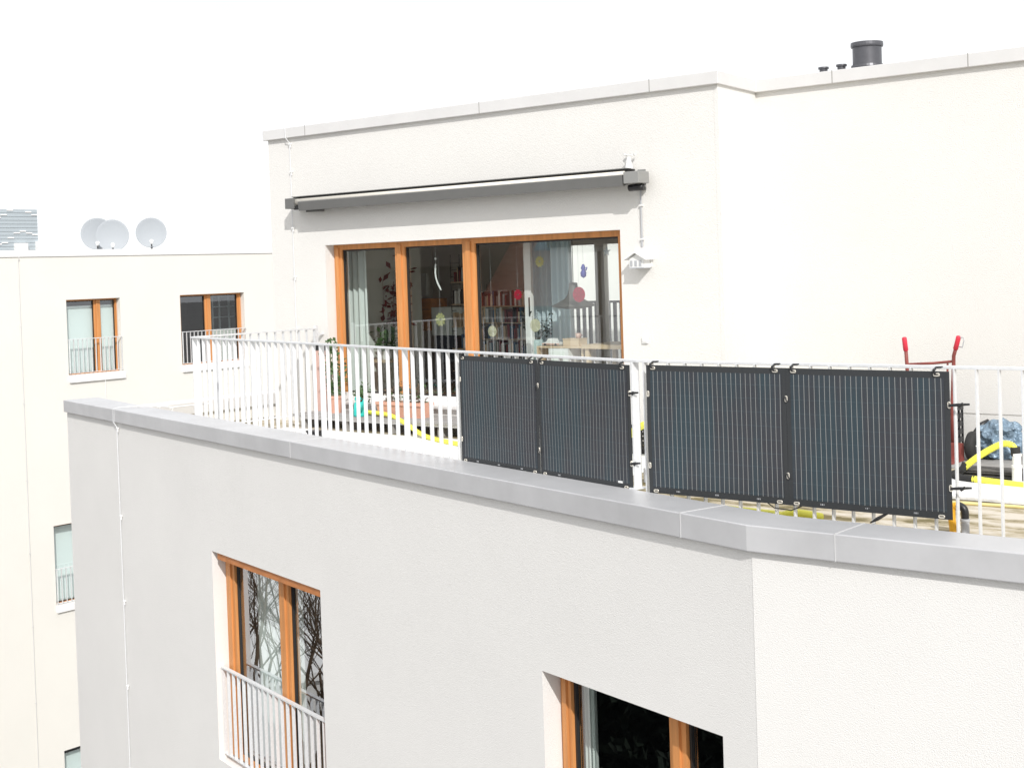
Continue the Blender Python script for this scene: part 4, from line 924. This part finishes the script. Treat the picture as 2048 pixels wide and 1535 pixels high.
# vase with twigs
r = thing('vase', 'pale blue-grey vase of dry twigs standing by the right pane', 'vase', (-10.12, 12.75, -1.1)); mb = MB(); mb.lathe((-10.12, 12.75, -1.12), [(.001, 0), (.06, 0), (.07, .05), (.07, .27), (.058, .30), (.001, .29)], 20); mb.build('vessel', 'vase', r, smooth=True)
random.seed(17); mb = MB(); lf = MB()
for k in range(16):
    a = random.uniform(0, 6.28); e = Vector((-10.12+.22*math.cos(a), 12.75+.10*math.sin(a), -.83+random.uniform(.12, .36))); mb.tube(smooth_pts([(-10.12, 12.75, -.86), Vector((-10.12, 12.75, -.86)).lerp(e, .5)+Vector((0, 0, .04)), e], 4), .003, 4)
    for j in range(9):
        p = Vector((-10.12, 12.75, -.86)).lerp(e, random.uniform(.5, 1.05)); d = Vector((random.uniform(-1, 1), random.uniform(-1, 1), random.uniform(-1, 1))).normalized()*.022; g = d.orthogonal().normalized()*.01; lf.face((p, p+d+g, p+d*1.8, p+d-g))
mb.build('twigs', 'twig', r); lf.build('dry_leaves', 'leaf_dark', r)
# low shelf with things on it
r = thing('low_shelf', 'pale open wooden shelf with white compartment by the right pane', 'shelf', (-9.65, 12.7, ZI))
mb = MB(); mb.box(-9.98, -9.32, 12.55, 12.80, -.905, -.885); mb.box(-9.98, -9.955, 12.55, 12.80, ZI, -.905); mb.box(-9.345, -9.32, 12.55, 12.80, ZI, -.905); mb.box(-9.955, -9.345, 12.55, 12.80, -1.25, -1.23); mb.build('carcass', 'pale_wood', r)
mb = MB(); mb.box(-9.80, -9.52, 12.54, 12.79, -1.10, -.91); mb.build('compartment', 'white_matt', r); mb = MB(); mb.box(-9.76, -9.57, 12.535, 12.54, -1.08, -.94); mb.build('opening', 'plaster_lt', r)
r = thing('toy_car', 'small white and orange toy car on the pale shelf', 'toy', (-9.8, 12.66, -.885)); mb = MB(); mb.prism([Vector(p) for p in ((-9.93, 12.60, -.872), (-9.70, 12.60, -.872), (-9.70, 12.60, -.845), (-9.75, 12.60, -.84), (-9.77, 12.60, -.80), (-9.85, 12.60, -.80), (-9.88, 12.60, -.84), (-9.93, 12.60, -.85))], (0, .08, 0)); mb.build('body', 'white_matt', r)
mb = MB(); mb.box(-9.94, -9.69, 12.597, 12.5995, -.872, -.855); mb.build('stripe', 'pink', r)
for x in (-9.89, -9.74): mb = MB(); mb.lathe((x, 12.592, -.871), [(.001, 0), (.014, 0), (.014, .012), (.001, .012)], 12, axis=(0, 1, 0)); mb.build('wheel', 'black_rubber', r)
r = thing('wooden_box', 'pale wooden box on the right of the shelf', 'box', (-9.5, 12.66, -.885)); mb = MB(); mb.box(-9.62, -9.40, 12.58, 12.74, -.884, -.81); mb.build('body', 'pale_wood', r); mb = MB(); mb.box(-9.625, -9.395, 12.575, 12.745, -.8095, -.798); mb.build('lid', 'pale_wood', r)
r = thing('cup', 'small pink cup on the wooden box', 'cup', (-9.46, 12.66, -.798)); mb = MB(); mb.lathe((-9.46, 12.66, -.797), [(.001, 0), (.028, 0), (.034, .055), (.03, .055), (.026, .006)], 16); mb.build('bowl', 'pink', r, smooth=True); mb = MB(); mb.tube([(-9.43, 12.66, -.755), (-9.40, 12.66, -.765), (-9.43, 12.66, -.78)], .005, 6); mb.build('handle', 'dark_red', r)
r = thing('table', 'pale wooden table edge at the right end of the big window', 'table', (-9.0, 12.7, ZI)); mb = MB(); mb.box(-9.30, -8.6, 12.5, 13.1, -.905, -.86); mb.build('tabletop', 'pale_wood', r)
for x in (-9.27, -8.66):
    for y in (12.52, 13.04): mb = MB(); mb.box(x, x+.05, y, y+.05, ZI, -.906); mb.build('leg', 'pale_wood', r)
# hanging ornaments
def ornament(x, z, rad, mt, kind, label, y=12.40):
    r = thing('suncatcher', label, 'ornament', (x, y, z), 'ornaments hanging in the big window'); mb = MB()
    if kind == 'petal':
        for k in range(10):
            a = k*2*math.pi/10; c = Vector((math.cos(a), 0, math.sin(a))); t = Vector((-math.sin(a), 0, math.cos(a)))
            mb.prism([Vector((x, y, z))+c*rad*.12, Vector((x, y, z))+c*rad*.7+t*rad*.27, Vector((x, y, z))+c*rad, Vector((x, y, z))+c*rad*.7-t*rad*.27], (0, .004, 0))
        mb.build('petals', mt, r)
    else:
        mb.lathe((x, y, z), [(.001, -.003), (rad*.55, -.003), (rad*.95, -.002), (rad, 0), (rad*.95, .003), (.001, .004)], 24, axis=(0, -1, 0)); mb.build('disc', mt, r)
        mb = MB()
        for k in range(7):
            a = k*.9; mb.tube([(x+rad*.2*math.cos(a), y-.006, z+rad*.2*math.sin(a)), (x+rad*.9*math.cos(a), y-.006, z+rad*.9*math.sin(a))], .0025, 4)
        mb.build('leading', 'dark_red' if 'red' in mt else 'eyelet', r)
    mb = MB(); mb.tube([(x, y, z+rad*.95), (x, y, .32)], .0012, 4); mb.build('thread', 'grey_plastic', r)
ornament(-11.32, -.57, .085, 'glass_yellow', 'petal', 'large yellow-green flower ornament behind the middle pane')
ornament(-9.78, .08, .066, 'glass_yellow', 'petal', 'yellow flower ornament high in front of the curtain')
ornament(-10.11, -.29, .065, 'glass_red', 'petal', 'small red flower ornament left of the curtain')
ornament(-9.24, -.30, .085, 'glass_red', 'disc', 'large red glass disc beside the pendant lamp')
ornament(-10.51, -.71, .065, 'glass_pale', 'disc', 'pale yellow disc ornament low in the right pane')
ornament(-9.87, -.64, .075, 'glass_pale', 'disc', 'pale glass disc in front of the dry twigs')
r = thing('feather_mobile', 'long curved white feather hanging behind the middle pane', 'ornament', (-11.33, 12.4, 0)); mb = MB(); mb.tube(smooth_pts([(-11.365, 12.4, .10), (-11.375, 12.4, -.02), (-11.35, 12.4, -.12), (-11.29, 12.4, -.22)], 6), [.004]+[.013]*16+[.009]*2, 8, flat=.4); mb.build('feather', 'white_matt', r, smooth=True)
mb = MB(); mb.tube([(-11.365, 12.4, .10), (-11.365, 12.4, .32)], .0015, 4); mb.lathe((-11.365, 12.4, .16), [(.001, -.02), (.015, 0), (.001, .02)], 10); mb.build('thread', 'white_matt', r)
r = thing('blue_figurine', 'small blue figurine hanging above the red glass disc', 'ornament', (-9.17, 12.4, -.07)); mb = MB(); mb.lathe((-9.17, 12.4, -.12), [(.001, 0), (.03, .02), (.034, .06), (.018, .09), (.028, .11), (.012, .15), (.001, .155)], 12); mb.tube([(-9.17, 12.4, -.05), (-9.13, 12.4, -.03), (-9.12, 12.4, 0)], .008, 6); mb.build('body', 'blue_fig', r, smooth=True); mb = MB(); mb.tube([(-9.17, 12.4, .03), (-9.17, 12.4, .32)], .0012, 4); mb.build('thread', 'grey_plastic', r)
r = thing('star_ornament', 'small pale star hanging in the upper right of the big window', 'ornament', (-8.85, 12.4, .16)); mb = MB(); pts = []
for k in range(10):
    a = math.pi/2+k*math.pi/5; q = .055 if k % 2 == 0 else .022; pts.append(Vector((-8.85+q*math.cos(a), 12.4, .16+q*math.sin(a))))
mb.prism(pts, (0, .006, 0)); mb.build('star', 'grey_plastic', r); mb = MB(); mb.tube([(-8.85, 12.403, .21), (-8.85, 12.403, .32)], .0012, 4); mb.build('thread', 'grey_plastic', r)

# curtain behind the tall lower window
mb = MB(); n = 60; a, c_ = [], []
for i in range(n+1):
    t = i/n; u = -7.85+1.0*t; w_ = -.42+.03*math.sin(t*30)
    a.append(mb.bm.verts.new(F3(u, w_, -5.08))); c_.append(mb.bm.verts.new(F3(u, w_, -2.8)))
for i in range(n): mb.bm.faces.new((a[i], a[i+1], c_[i+1], c_[i]))
tag(mb.build('curtain', 'curtain_white', smooth=True), 'white curtain at the left of the tall lower window', 'curtain')
mb = MB(); n = 30; a, c_ = [], []
for i in range(n+1):
    t = i/n; u = -2.12+.13*t; w_ = -.36+.02*math.sin(t*20)
    a.append(mb.bm.verts.new(F3(u, w_, -5.08))); c_.append(mb.bm.verts.new(F3(u, w_, -2.8)))
for i in range(n): mb.bm.faces.new((a[i], a[i+1], c_[i+1], c_[i]))
tag(mb.build('curtain', 'curtain_white', smooth=True), 'narrow pale curtain at the left of the lower right window', 'curtain')
